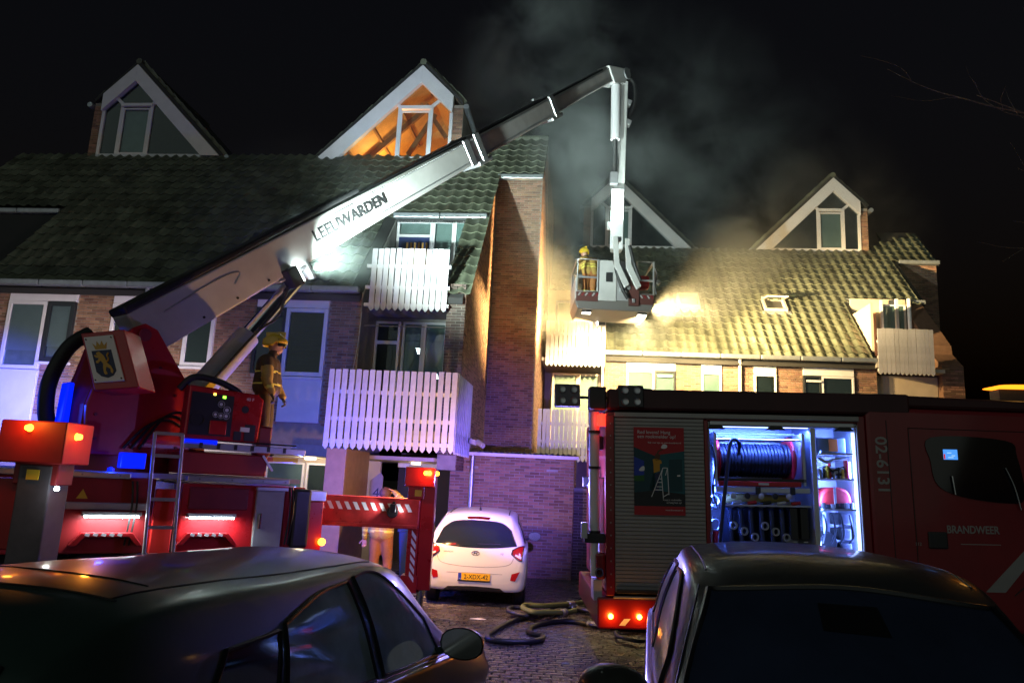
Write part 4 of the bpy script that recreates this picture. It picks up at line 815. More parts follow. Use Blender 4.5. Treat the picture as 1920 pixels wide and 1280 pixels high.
for i in range(6):
    b = MB(); b.M = TI; z = 1.26 - .115 * i; b.add([(-1.32, 11.196, z), (-1.25, 11.196, z - .09), (-1.25, 11.196, z - .16), (-1.32, 11.196, z - .07)], [(3, 2, 1, 0)]); b.build('reflector_stripe', m_refl, OG)
wb('jack_foot_box', m_red, -1.44, -1.2, 11.2, 11.45, .38, .62, OG)
for x in (-1.32, -1.16): b = MB(); b.M = TI; b.cyl((x, 11.35, .06), (x, 11.35, .6), .055, n=14); b.build('jack_rod', m_chrome, OG, smooth=True)
b = MB(); b.M = TI; b.cyl((-1.24, 11.35, .016), (-1.24, 11.35, .07), .26, n=24); b.build('jack_pad', m_bplas, OG)
b = MB(); b.M = TI; b.lathe([(0, .02), (.075, .02), (.085, 0)], (-1.62, 11.17, 1.50), (0, -1, 0), 20); b.build('round_port', m_bplas, OG)
for (x, y, d, z, r) in ((-1.16, 11.08, (0, -1, 0), 2.08, .035), (-1.02, 11.2, (1, 0, 0), 2.08, .035)):
    b = MB(); b.M = TI; b.lathe([(0, .045), (r * .7, .04), (r, 0)], (x, y, z), d, 14); b.build('amber_lamp', e_amber, OG, smooth=True)
lamp('amber', 'POINT', TI @ Vector((-1.12, 10.98, 2.08)), 5, (1, .32, .04), AT, size=.04)
b = MB(); b.M = TI; b.lathe([(0, .045), (.03, .04), (.04, 0)], (-1.3, 11.4, 2.06), (0, 1, 0), 14); b.build('amber_lamp', e_amber, OG, smooth=True)  # unseen back lamp added to light the firefighter under the balcony
lamp('amber', 'POINT', TI @ Vector((-1.34, 11.56, 2.06)), 260, (1, .54, .18), AT, size=.05)  # light of the added back lamp
lamp('beam_spot', 'SPOT', TI @ Vector((-1.66, 11.06, 1.56)), 10, (.85, .97, 1), AT, target=TI @ Vector((-2.4, 11.18, 1.55)), size=.03, spot=80, blend=.9)  # spot added to light the front of the beam
lamp('beam_spot', 'POINT', TI @ Vector((-1.50, 11.12, 1.52)), .5, (.9, .98, 1), AT, size=.03)
OG2 = outrigger(None, None, -3.80, 6.3, 1.96, .27, 'near outrigger post with broad red head and amber lamps')
OG2.data.materials[0] = mat('post_grey', (.075, .07, .09), .5, var=.2)
wb('lamp_box', m_redd, -4.10, -3.56, 6.1, 6.5, 1.97, 2.31, OG2, .012); wb('outrigger_beam', m_redd, -5.6, -3.94, 6.2, 6.5, 1.28, 1.84, OG2, .012)
wb('yellow_sticker', m_yel, -3.86, -3.76, 6.15, 6.158, 1.84, 1.92, OG2, 0); wb('neck_plate', m_dkred, -3.98, -3.62, 6.17, 6.4, 1.80, 1.99, OG2)
for (x, y, d, z, r) in ((-3.86, 6.1, (0, -1, 0), 2.25, .03), (-3.56, 6.25, (1, 0, 0), 2.2, .03)):
    b = MB(); b.M = TI; b.lathe([(0, .045), (r * .7, .04), (r, 0)], (x, y, z), d, 14); b.build('amber_lamp', e_amber, OG2, smooth=True)
lamp('amber', 'POINT', TI @ Vector((-3.86, 5.96, 2.32)), 3.5, (1, .3, .03), AT, size=.04); lamp('amber', 'POINT', TI @ Vector((-3.30, 6.25, 2.25)), 7, (1, .3, .03), AT, size=.03)
b = MB(); b.M = TI; b.ell((-3.58, 6.12, 1.78), (.02, .02, .02), 8, 6); b.build('white_lamp', e_white, OG2); lamp('post_lamp', 'POINT', TI @ Vector((-3.54, 6.05, 1.77)), .6, (1, .95, .85), AT, size=.02)
b = MB(); b.M = TI; b.cyl((-3.8, 6.3, .016), (-3.8, 6.3, .42), .08, n=14); b.build('jack_rod', m_chrome, OG2)
# blue strobes and far-side work lights of the truck
lamp('blue_strobe', 'SPOT', (-1.3, .9, 2.75), 9000, (.02, .05, 1), AT, target=TI @ frB(-13.3, 15.7, 2.6), size=.1, spot=34, blend=.9); lamp('blue_strobe', 'POINT', (-1.3, .9, 2.75), 30, (.02, .06, 1), AT, size=.1); MB().lathe([(.09, 0), (.09, .1), (.07, .15), (0, .16)], (-1.3, .9, 2.45), (0, 0, 1), 16).build('blue_beacon', e_blue, AT, smooth=True); MB().box(-1.4, -1.2, .8, 1.0, 1.9, 2.45).build('beacon_stand', m_bplas, AT)
lamp('blue_strobe', 'POINT', (.2, -1.28, 1.98), 7, (.02, .06, 1), AT, size=.04); MB().lathe([(.04, 0), (.04, .04), (0, .06)], (.2, -1.2, 1.9), (0, 0, 1), 12).build('blue_beacon', e_blue, AT)
lamp('blue_strobe', 'POINT', (3.15, .75, 1.75), 330, (.05, .09, 1), AT, size=.06); MB().lathe([(.06, 0), (.06, .08), (0, .11)], (3.08, .6, 1.62), (0, 0, 1), 12).build('blue_beacon', e_blue, AT); MB().box(2.95, 3.15, .5, .7, 1.5, 1.62).build('beacon_stand', m_bplas, AT)
for x in (-.5, 1.5):
    h = MB().box(x - .3, x + .3, 1.25, 1.31, 1.74, 1.82).build('work_light', m_alu, AT); MB().box(x - .28, x + .28, 1.311, 1.318, 1.75, 1.81).build('led', e_white, h)
    lamp('work_light', 'AREA', (x, 1.36, 1.78), 28 if x < 0 else 52, (1, .84, .74), AT, target=(x, 6, 2.7), shape=(.6, .08), spot=62)

# small fittings: bolts, hoses, labels
for h_, z_ in ((-.45, 2.3), (-.48, 2.6), (-.42, 3.0), (-.32, 3.3), (.0, 2.25), (.3, 2.25), (.6, 2.25), (.7, 2.6), (.5, 2.95), (.25, 3.3)):
    b = MB(); b.M = TI; p = TW_(h_, .44, z_); b.cyl(p, p + SD * .018, .022, n=6); b.build('bolt', m_dkred, tu)
for k, dz_ in enumerate((0, .06, .12)):
    b = MB(); b.M = TI; b.tube([TW_(-.1 + .1 * k, .47, 2.2), TW_(.15 + .1 * k, .5, 2.5 + dz_), TW_(.45 + .08 * k, .48, 2.6 + dz_), TW_(.8, .42, 2.45 + dz_)], .018, 6, 6); b.build('hydraulic_hose', m_blk, tu, smooth=True)
b = MB(); b.M = TI; b.tube([c0 + SD * .2 + Vector((0, 0, .05)), cm + SD * .2, cm + (c1 - cm) * .4 + SD * .16 - UPB * .1, BP(.17, .25, -.25)], .02, 6, 8); b.build('cylinder_hose', m_blk, AT, smooth=True)
for t_ in (.06, .10, .14): b = MB(); b.M = TI; p = BP(t_, .242, -.22); b.cyl(p, p + SD * .012, .02, n=8); b.build('bolt', m_bplas, bo)
b = MB(); b.M = TI; P = [BP(.03, .243, .12), BP(.09, .243, .16), BP(.115, .243, .10), BP(.105, .243, -.02)]; b.tube(P, .010, 6, 6); b.build('boom_trim', m_alu, bo, smooth=True)
MB().prism([(-.12, 1.58), (.0, 1.58), (-.06, 1.69)], 'y', -1.226, -1.221).build('warning_label', m_yel, AT, fix=True); MB().box(1.70, 1.82, -1.046, -1.022, 2.50, 2.56).build('panel_label', m_refl, AT)
for x_ in (.45, .5, 2.38, 2.42): MB().tube([(x_, -1.25, 1.80), (x_ + .02, -1.30, 1.5), (x_, -1.26, 1.05)], .012, 6, 5).build('air_line', m_blk, AT, smooth=True)
for x_ in (-.1, .3, .6, 1.2, 1.6, 2.0, 2.3): MB().cyl((x_, -1.301, 1.86), (x_, -1.312, 1.86), .012, n=6).build('bolt', m_gray, AT)
MB().box(2.0, 2.03, -1.30, -1.27, 1.25, 1.45).build('door_handle', m_chrome, AT, bevel=.006)
b = MB(); b.tube([(1.1, -1.0, 2.34), (1.1, -1.0, 2.36), (2.5, -1.0, 2.36)], .012, 6); b.build('deck_cable', m_blk, AT)
for k in range(6): MB().box(1.2 + .22 * k, 1.24 + .22 * k, -1.07, -1.06, 2.25, 2.32).build('rail_clip', m_bplas, AT)

wb('added_beam_spot_housing', m_bplas, -1.64, -1.56, 11.02, 11.10, 1.50, 1.62, OG); wb('added_beam_spot_bracket', m_bplas, -1.62, -1.58, 11.08, 11.2, 1.62, 1.65, OG)  # housing and bracket added to carry the beam spot
# ------------------------------------------------------------------ fire engine with the open locker
EN = thing('fire_engine', 'dark red fire engine with one open locker lit blue and a poster on its shutter', 'fire truck', (1.15, 8.4, 0), (0, R(-1.6), R(-1))); EN.scale = (.956, 1, 1)
m_er = mat('engine_red', (.21, .006, .011), .35, coat=.3, var=.12, vscale=2)
m_erd = mat('engine_roof', (.05, .012, .014), .5, var=.2, vscale=2)
m_shut = mat('shutter_alu', (.33, .32, .31), .42, .35, var=.08, vscale=3)
m_lock = mat('locker_alu', (.62, .64, .68), .4, .5, var=.08, vscale=4)
def eb(name, m, x0, x1, y0, y1, z0, z1, par=None, bev=.008): b = MB(); b.box(x0, x1, y0, y1, z0, z1); return b.build(name, m, par or EN, bevel=bev)
D = 2.45
# body shell round the open locker (x 1.2..2.95)
eb('body', m_er, .03, 1.20, .02, D, .88, 2.84, bev=.02); eb('body', m_er, 1.20, 2.97, .66, D, .88, 2.84); eb('body', m_er, 2.97, 3.06, .02, D, .88, 2.84); eb('body', m_er, 1.20, 2.97, .02, .66, 2.76, 2.84); eb('body', m_er, 1.2, 2.97, .02, .66, .70, .9)
eb('roof', m_erd, .05, 3.6, .0, D, 2.86, 3.10, bev=.03); eb('roof_rail', m_shut, .12, 2.98, -.02, .02, 2.78, 2.835); eb('corner_post', m_er, .02, .12, -.02, .02, .86, 2.8); eb('pillar', m_er, 1.17, 1.215, -.02, .02, .86, 2.76)
eb('chassis', m_bplas, .1, 5.8, .3, D - .3, .45, .88)
# closed shutter of many slats
sh_ = eb('shutter', m_shut, .125, 1.165, .0, .015, .90, 2.77, bev=0)
sl = MB(); sl.prism([(0, 0), (-.010, .006), (-.010, .034), (0, .04)], 'x', .13, 1.16); sme = sl.mesh('shutter_slat', m_shut)
for i in range(45): inst('shutter_slat', sme, sh_, Matrix.Translation((0, 0, .92 + .0412 * i)))
eb('shutter_bar', m_bplas, .14, 1.15, -.03, -.005, .885, .93, sh_); eb('shutter_handle', m_bplas, .55, .72, -.045, -.03, .89, .92, sh_)
# poster
m_pr = mat('poster_red', (.42, .012, .02), .5); m_pt = mat('poster_teal', (.01, .10, .12), .5); m_pt2 = mat('poster_dark_teal', (.005, .05, .065), .5); m_pk = mat('poster_black', (.012, .014, .018), .5); m_pb = mat('poster_blue', (.015, .05, .42), .5); m_pg = mat('poster_green', (.02, .12, .02), .5); m_sk = mat('poster_skin', (.10, .035, .015), .5); m_py = mat('poster_yellow', (.62, .30, .02), .5)
PM = basis((.345, -.024, 1.715), (1, 0, 0), (0, 0, 1)); PW_, PH_ = .585, .955
def pp(name, m, pts, lay, par): b = MB(); b.M = PM; b.prism([(x * PW_, y * PH_) for x, y in pts], 'z', .0006 * lay, .0006 * lay + .0004); return b.build(name, m, par, fix=True)
po = pp('poster', m_pr, [(0, 0), (1, 0), (1, 1), (0, 1)], 0, EN)
pp('poster_wall', m_pt, [(.3, .28), (1, .24), (1, .73), (.45, .68)], 1, po); pp('poster_wall', m_pt2, [(0, .24), (.42, .27), (.42, .67), (0, .77)], 1, po); pp('poster_floor', m_pk, [(0, .10), (1, .10), (1, .24), (.42, .28), (0, .25)], 2, po)
pp('poster_window', m_pb, [(0, .44), (.2, .45), (.2, .61), (0, .66)], 2, po); pp('poster_grass', m_pg, [(0, .38), (.2, .38), (.2, .45), (0, .44)], 3, po); pp('poster_cloud', m_refl, blob([(.1, .50), (.2, .50), (.2, .55), (.14, .54)], 4), 3, po)
pp('poster_door', m_pt2, [(.69, .27), (.95, .27), (.95, .64), (.69, .63)], 2, po); pp('poster_door_handle', m_refl, [(.85, .44), (.91, .44), (.91, .46), (.85, .455)], 3, po)
pp('poster_trousers', m_navy, [(.40, .46), (.52, .49), (.5, .36), (.48, .26), (.41, .26), (.43, .36)], 4, po); pp('poster_shirt', m_py, [(.37, .63), (.44, .64), (.54, .62), (.55, .585), (.51, .58), (.51, .50), (.39, .475), (.385, .57)], 5, po)
pp('poster_head', m_sk, blob([(.43, .62), (.50, .63), (.52, .68), (.47, .70), (.42, .68)], 3), 5, po); pp('poster_arm', m_sk, [(.40, .64), (.43, .64), (.50, .72), (.58, .745), (.57, .755), (.48, .735)], 6, po); pp('poster_smoke_alarm', m_refl, blob([(.54, .765), (.6, .755), (.66, .77), (.65, .80), (.58, .805)], 4), 6, po)
for a, c in (((.34, .205), (.57, .535)), ((.57, .19), (.54, .46)), ((.57, .535), (.66, .535)), ((.66, .535), (.68, .23)), ((.54, .46), (.57, .535)), ((.44, .32), (.555, .32)), ((.47, .37), (.55, .37)), ((.49, .41), (.545, .41)), ((.40, .285), (.565, .285)), ((.58, .21), (.68, .245)), ((.66, .535), (.62, .45))):
    dx, dy = (c[0] - a[0]) * PW_, (c[1] - a[1]) * PH_; l_ = math.hypot(dx, dy); ox, oy = -dy / l_ * .004 / PW_, dx / l_ * .004 / PH_
    pp('poster_ladder', m_refl, [(a[0] + ox, a[1] + oy), (c[0] + ox, c[1] + oy), (c[0] - ox, c[1] - oy), (a[0] - ox, a[1] - oy)], 7, po)
for s_, x, y, sz, al in (('Red levens! Hang', .07, .925, .055, 'LEFT'), ('een rookmelder op!', .07, .875, .055, 'LEFT'), ('Kijk voor tips op www.brandweer.nl', .94, .815, .026, 'RIGHT'), ('Koop je rookmelder', .93, .165, .026, 'RIGHT'), ('en hang hem op!', .93, .135, .026, 'RIGHT'), ('www.brandweer.nl', .95, .05, .026, 'RIGHT')):
    text('poster_text', s_, sz, m_refl, po, PM @ Matrix.Translation((x * PW_, y * PH_, .004)), ext=.0004, align=al)
# bumper and marker lamps
eb('rear_bumper', m_er, -.08, 1.2, -.02, D, .52, .84, bev=.02); eb('bumper_trim', m_shut, .1, 1.2, -.035, -.02, .835, .86)
for x in (.07, .39):
    o = MB().lathe([(0, .02), (.022, .016), (.028, 0)], (x, -.02, .65), (0, -1, 0), 14).build('marker_lamp', emat('marker_glow', (1, .35, .03), 25), EN, smooth=True); lamp('marker', 'POINT', (x, -.09, .65), 1.7, (1, .32, .03), EN, size=.03)
# wheels on the ground
for x in (1.75, 5.0):
    z = .51 - x * math.sin(R(1.6)); w = MB().lathe([(.0, .0), (.29, .0), (.31, .03), (.47, .02), (.51, .07), (.51, .27), (.47, .31)], (x, .02, z), (0, 1, 0), 32).build('wheel', m_blk, EN, smooth=True)
    MB().lathe([(.0, -.02), (.14, -.02), (.2, .02), (.29, .0), (.29, .03)], (x, .02, z), (0, 1, 0), 24).build('rim', m_gray, w, smooth=True)
eb('sill', m_er, 1.2, 3.3, .0, .3, .72, .9)
# ---- locker interior
lk = eb('locker', m_lock, 1.215, 2.96, .60, .65, .9, 2.76, bev=0)
eb('locker_side', m_lock, 1.215, 1.235, .03, .6, .9, 2.75, lk, 0); eb('locker_side', m_lock, 2.94, 2.96, .03, .6, .9, 2.75, lk, 0); eb('locker_ceiling', m_lock, 1.24, 2.94, .03, .6, 2.735, 2.75, lk, 0); eb('locker_floor', m_lock, 1.24, 2.94, .03, .6, .9, .915, lk, 0)
eb('divider', m_lock, 2.42, 2.485, .03, .6, .92, 2.73, lk); eb('rolled_shutter', m_lock, 1.24, 2.94, .0, .10, 2.70, 2.76, lk, .02)
for x in (1.30, 2.0, 2.8): b = MB(); b.prism([(x - .1, 2.67), (x + .12, 2.67), (x + .07, 2.715), (x - .05, 2.715)], 'y', -.01, .05); b.build('latch', m_bplas, lk, fix=True)
e_lock = emat('locker_led', (.35, .5, 1), 5)
eb('led_strip', e_lock, 1.26, 2.40, .03, .045, 2.695, 2.705, lk, 0); eb('led_strip', e_lock, 2.915, 2.935, .05, .065, 1.0, 2.66, lk, 0)
LC = (.07, .16, 1)
lamp('locker_led', 'AREA', (1.85, .08, 2.68), 44, LC, EN, target=(1.85, .4, 1.6), shape=(1.1, .03), spot=170); lamp('locker_led', 'AREA', (2.91, .08, 1.9), 34, (.12, .22, 1), EN, target=(2.5, .5, 1.9), shape=(.03, 1.5), spot=170)
lamp('locker_led', 'AREA', (2.52, .07, 2.0), 16, (.16, .3, 1), EN, target=(2.8, .5, 1.95), shape=(.03, 1.3), spot=170); lamp('locker_led', 'AREA', (1.255, .07, 1.9), 26, LC, EN, target=(1.8, .5, 1.8), shape=(.03, 1.4), spot=170)
# hose reel
m_hose = mat('hose_black', (.018, .02, .028), .42, island=.3); m_rr = mat('reel_red', (.55, .015, .02), .35)
rl = MB().lathe([(.0, 0), (.15, 0), (.15, .86), (0, .86)], (1.38, .33, 2.34), (1, 0, 0), 24).build('hose_reel', m_bplas, lk, smooth=True)
for x in (1.36, 2.24): MB().lathe([(.13, 0), (.255, -.004), (.27, .01), (.255, .024), (.13, .02)], (x, .33, 2.34), (1, 0, 0), 40, True).build('reel_flange', m_rr, rl, smooth=True)
for i in range(21):
    MB().lathe([(.172 + .019 * math.cos(k * math.pi / 4), .019 * math.sin(k * math.pi / 4)) for k in range(8)], (1.42 + .0402 * i, .33, 2.34), (1, 0, random.uniform(-.06, .06)), 32, True).build('hose_turn', m_hose, rl, smooth=True)
MB().tube([(1.62, .18, 2.38), (1.60, .08, 2.52), (1.52, .03, 2.56), (1.46, .0, 2.46), (1.42, -.02, 2.2), (1.36, -.02, 1.8), (1.30, .0, 1.3), (1.28, .0, 1.0)], .022, 10, 8).build('loose_hose', m_hose, rl, smooth=True)
for y, z in ((.08, 2.56), (.30, 2.64)): MB().cyl((1.30, y, z), (2.34, y, z), .012).build('reel_bar', m_lock, rl)
for x in (1.30, 2.33): eb('reel_bracket', m_lock, x, x + .03, .06, .5, 2.06, 2.64, rl, 0)
eb('reel_tray', m_bplas, 1.34, 2.36, .06, .5, 2.10, 2.13, lk, 0); eb('red_bar', m_rr, 1.34, 2.30, .05, .08, 2.045, 2.10, lk); eb('bar_label', m_refl, 1.80, 1.92, .044, .05, 2.06, 2.085, lk, 0); eb('drawer_front', m_lock, 1.30, 2.40, .05, .09, 1.975, 2.035, lk)
for x in (1.76, 2.16): eb('drawer_latch', m_bplas, x, x + .06, .03, .05, 1.96, 2.045, lk)
# bundled yellow suction line and row of folded hoses
MB().tube([(1.42, .2, 1.90), (1.6, .17, 1.92), (1.85, .18, 1.91), (2.2, .22, 1.92)], lambda t: .055 - .015 * t, 10, 6).build('yellow_hose_bundle', mat('hose_yellow', (.50, .40, .10), .6, bump=.3), lk, smooth=True)
eb('shelf', m_lock, 1.26, 2.41, .06, .58, 1.83, 1.845, lk, 0)
for i, x in enumerate((1.46, 1.58, 1.70, 1.82, 1.94, 2.06)):
    b = MB(); w_ = .062; z0, z1 = 1.05, 1.82
    b.prism([(.10, z0), (.14, z1 - .02), (.30, z1), (.42, z1 - .02), (.44, z0)], 'x', x, x + w_); h_ = b.build('folded_hose', mat('hose_pack', (.03, .04, .07), .45, island=.3), lk, fix=True, bevel=.02)
    MB().lathe([(.045, 0), (.045, .03), (.03, .03), (.03, 0)], (x + .03, .06, 1.62 - .06 * (i % 3)), (.2, -1, 0), 16, True).build('coupling', m_lock, h_, smooth=True)
for x in (2.16, 2.28):
    eb('nozzle_holder', m_bplas, x, x + .09, .08, .3, 1.48, 1.82, lk); eb('holder_label', m_refl, x + .02, x + .07, .074, .08, 1.45, 1.46, lk, 0)
for z in (1.88, 1.62): MB().lathe([(.06, -.012), (.07, 0), (.06, .012), (.05, 0)], (1.30, .12, z), (.3, -1, 0), 18, True).build('coupling_ring', m_lock, lk, smooth=True)
MB().cyl((1.32, .15, 1.0), (1.32, .15, 1.55), .045).build('red_extinguisher', m_rr, lk, smooth=True)
# right-hand column
for z in (2.41, 2.13, 1.80): eb('shelf', m_lock, 2.49, 2.935, .05, .58, z, z + .018, lk, 0)
bx_ = eb('equipment_box', mat('box_grey_blue', (.20, .27, .33), .5), 2.53, 2.86, .10, .5, 2.43, 2.60, lk, .01); eb('orange_label', mat('label_orange', (.9, .25, .02), .5, emit=(.9, .25, .02), estr=.0), 2.66, 2.76, .092, .10, 2.45, 2.585, bx_, 0)
for i in range(5): MB().tube([(2.52 + .05 * i, .15, 2.2), (2.6 + .05 * i, .10, 2.28 - .02 * i), (2.72 + .03 * i, .12, 2.2 + .02 * i), (2.66, .2, 2.17), (2.52 + .05 * i, .15, 2.2)], .014, 6, 5).build('coiled_cable', m_lock if i % 2 else m_hose, lk, smooth=True)
bg_ = MB().prism(blob([(2.54, 1.83), (2.86, 1.83), (2.88, 1.98), (2.78, 2.05), (2.62, 2.04), (2.53, 1.96)], 4), 'y', .10, .4).build('red_bag', mat('bag_red', (.55, .02, .02), .6), lk, fix=True, bevel=.03); eb('bag_strap', m_lock, 2.685, 2.71, .085, .10, 1.83, 2.05, bg_, 0)
MB().lathe([(0, 0), (.10, 0), (.12, .04), (.12, .16), (.08, .2), (0, .2)], (2.60, .12, 1.45), (0, 1, 0), 20).build('pump_motor', m_bplas, lk, smooth=True); MB().cyl((2.58, .14, 1.5), (2.58, .14, 1.78), .02).build('tool_shaft', m_lock, lk)
for i in range(5): eb('tool_case', m_bplas, 2.74, 2.88, .12, .4, 1.0 + .16 * i, 1.13 + .16 * i, lk, .02)
# ---- crew cab
cabp = [(3.06, .55), (6.3, .55), (6.45, .9), (6.42, 1.6), (6.2, 2.75), (6.0, 2.9), (3.06, 2.95)]
MB().prism(cabp, 'y', .0, D).build('cab', m_er, EN, fix=True, bevel=.05)
MB().prism([(3.5, 2.95), (6.0, 2.92), (5.8, 3.04), (3.6, 3.1)], 'y', .1, D - .1).build('cab_roof', m_erd, EN, fix=True, bevel=.04)
m_cg = mat('cab_glass', (.006, .007, .010), .06, spec=.6)
def cabwin(pts): b = MB(); b.prism(blob(pts, 5), 'y', -.012, .004); return b.build('cab_window', m_cg, EN, fix=True)
cw = cabwin([(3.80, 2.62), (4.66, 2.60), (4.78, 2.42), (4.82, 1.98), (4.6, 1.92), (4.1, 1.98), (3.84, 2.10), (3.78, 2.35)]); cw2 = cabwin([(5.0, 2.58), (5.8, 2.55), (5.95, 2.2), (5.9, 1.9), (5.2, 1.92), (4.98, 2.0), (4.96, 2.3)])
sc_ = eb('terminal_screen', emat('screen_glow', (.06, .26, .8), 1.1), 3.93, 4.09, -.02, -.013, 2.38, 2.49, cw, 0); eb('screen_sidebar', emat('screen_red', (.8, .05, .04), .6), 3.93, 3.947, -.022, -.02, 2.385, 2.44, sc_, 0)
for z0, x0, l_ in ((2.45, 3.97, .05), (2.42, 4.02, .04), (2.40, 3.98, .06)): eb('screen_line', emat('screen_white', (.5, .7, .9), 1.0), x0, x0 + l_, -.022, -.02, z0, z0 + .006, sc_, 0)
MB().tube([(4.62, -.03, 2.3), (4.70, -.03, 2.1), (4.75, -.03, 1.85)], .010, 6, 4).build('grab_handle', m_chrome, EN)
MB().tube([(4.0, -.03, 2.2), (4.02, -.03, 2.0)], .010, 6).build('grab_handle', m_chrome, EN)
text('engine_number', '02-6131', .19, m_shut, EN, basis((3.16, -.004, 2.62), (0, 0, -1), (1, 0, 0)), bold=.003)
text('engine_lettering', 'BRANDWEER', .115, m_shut, EN, basis((3.90, -.004, 1.59), (1, 0, 0), (0, 0, 1)), bold=.002, sx=.86)
eb('under_line', m_shut, 4.05, 4.5, -.003, .0, 1.47, 1.478, bev=0); eb('door_handle', m_bplas, 3.68, 3.9, -.02, .01, 1.42, 1.6, bev=.02); text('small_label', '112', .05, m_shut, EN, basis((3.53, -.004, 1.45), (1, 0, 0), (0, 0, 1)))
b = MB(); b.prism([(4.28, .98), (4.5, .98), (5.05, 1.55), (4.9, 1.55)], 'y', -.004, .001); b.build('diagonal_stripe', m_shut, EN, fix=True)
bl = MB().prism(blob([(5.22, 3.31), (5.9, 3.31), (5.85, 3.35), (5.3, 3.348)], 4), 'y', .85, 1.1).build('amber_light_bar', emat('amber_bar', (1, .24, .01), 2.4), EN, fix=True); eb('light_bar_base', m_bplas, 5.25, 5.8, .88, 1.08, 3.0, 3.30)
lamp('amber_bar', 'POINT', (5.4, .6, 3.5), 2, (1, .45, .08), EN, size=.1)
# ---- light mast and rear fittings
ms = MB().cyl((-.10, .12, 1.45), (-.10, .12, 2.84), .062, n=18).build('light_mast', m_refl, EN, smooth=True); MB().cyl((-.10, .12, 1.05), (-.10, .12, 1.45), .045, n=16).build('mast_tube', m_refl, ms, smooth=True)
for z in (2.2, 2.6, 1.5): MB().lathe([(.064, 0), (.074, 0), (.074, .03), (.064, .03)], (-.10, .12, z), (0, 0, 1), 18).build('mast_clamp', m_bplas, ms)
eb('mast_bracket', m_bplas, -.22, .02, .05, .2, 1.40, 1.50, ms); eb('mast_hook', m_alu, -.26, -.19, .0, .08, 1.45, 1.62, ms, .005)
eb('mast_head', m_bplas, -.17, .03, -.02, .2, 2.86, 3.12, ms, .02)
for x0, tl in ((-.57, .1), (.18, -.03)):
    b = MB(); b.M = Matrix.Translation((x0 + .14, .02, 3.01)) @ Euler((R(-8), 0, tl)).to_matrix().to_4x4(); b.box(-.15, .15, -.04, .04, -.13, .13); h_ = b.build('mast_floodlight', m_bplas if x0 > 0 else mat('flood_housing', (.12, .11, .14), .4), ms, bevel=.012)
    for sx in (-.07, .07):
        for sz in (-.065, .065): c = MB(); c.M = b.M; c.lathe([(0, .004), (.03, .004), (.042, .012), (.042, 0)], (sx, -.041, sz), (0, -1, 0), 14); c.build('flood_lens', m_alu, h_, smooth=True)
    MB().beam((x0 + (.29 if x0 < 0 else 0), .05, 3.0), (-.16 if x0 < 0 else .03, .08, 3.0), .03, .03).build('flood_arm', m_bplas, ms)
MB().tube([(.32, .05, 3.06), (.5, .05, 3.10), (.66, .05, 3.08), (.70, .08, 3.02)], .012, 6, 4).build('mast_cable', m_blk, ms)
MB().lathe([(.0, .14), (.05, .13), (.06, .0), (.0, 0)], (-.02, .04, 2.68), (0, 0, 1), 14).build('red_tail_lamp', e_red, EN, smooth=True); lamp('red_lamp', 'POINT', (-.05, -.06, 2.76), .5, (1, .03, .02), EN, size=.03)
eb('rear_panel', m_refl, -.03, .03, .25, 1.2, 1.1, 2.1, bev=.01); eb('tail_light_block', mat('tail_white', (.5, .5, .55), .3), -.12, -.02, .02, .3, .80, 1.02); eb('hose_outlet', m_er, -.09, .02, .0, .2, 1.02, 1.3, bev=.03)
MB().lathe([(.03, 0), (.05, 0), (.05, .05), (.03, .05)], (-.06, -.0, 1.1), (0, -1, 0), 14).build('outlet_ring', m_chrome, EN, smooth=True)
lamp('rear_blue', 'POINT', (-.35, .5, 2.0), 90, (.30, .26, 1), EN, size=.05); lamp('rear_blue', 'SPOT', (-.25, .6, 2.05), 2500, (.22, .13, 1), EN, target=(-1.7, 8.3, 2.1), size=.05, spot=42, blend=.9); lamp('rear_fill_spot', 'SPOT', (-.2, .3, 2.5), 110, (1, .84, .92), EN, target=(-1.75, 4.4, .75), size=.06, spot=30, blend=.9); MB().lathe([(.05, 0), (.05, .06), (0, .09)], (-.06, .5, 2.02), (-1, 0, 0), 12).build('blue_rear_lamp', e_blue, EN)  # rear spots added to brighten the white car and the store

# seams, rivets, reflective strips
for pts in ([(3.55, .95), (3.55, 2.72), (4.92, 2.70), (4.94, 1.2), (4.6, .95)], [(4.97, 1.2), (4.97, 2.70), (5.95, 2.66), (6.1, 1.3)]):
    MB().tube([(x, -.004, z) for x, z in pts], .006, 5).build('door_seam', m_bplas, EN)
MB().cyl((3.3, -.002, 1.0), (3.3, -.002, 2.8), .005, n=5).build('panel_seam', m_bplas, EN)
for i in range(14): MB().cyl((.075, -.02, .95 + .135 * i), (.075, -.028, .95 + .135 * i), .009, n=6).build('rivet', m_shut, EN)
for i in range(6): b = MB(); x = .16 + .17 * i; b.add([(x, -.024, .56), (x + .07, -.024, .56), (x + .13, -.024, .63), (x + .06, -.024, .63)], [(0, 1, 2, 3)]); b.build('reflector_stripe', m_er if i % 2 else m_refl, EN)
for x in (1.22, 2.95): MB().box(x, x + .012, -.006, .02, .95, 2.74).build('shutter_guide', m_shut, EN)
MB().tube([(5.2, -.05, 2.75), (5.2, -.12, 2.78), (6.0, -.12, 2.74), (6.0, -.05, 2.7)], .014, 6).build('roof_grab_rail', m_chrome, EN)
for k in range(5): MB().lathe([(.0, 0), (.03, 0), (.034, .02), (.0, .025)], (1.50 + .16 * k, .045, 1.94), (0, -1, 0), 10).build('nozzle', m_bplas if k % 2 else m_lock, lk, smooth=True)
for k in range(4): MB().tube([(2.54 + .1 * k, .07, 1.76), (2.56 + .1 * k, .05, 1.62 - .03 * k), (2.52 + .1 * k, .08, 1.45)], .012, 6, 5).build('tool_strap', m_hose, lk, smooth=True)
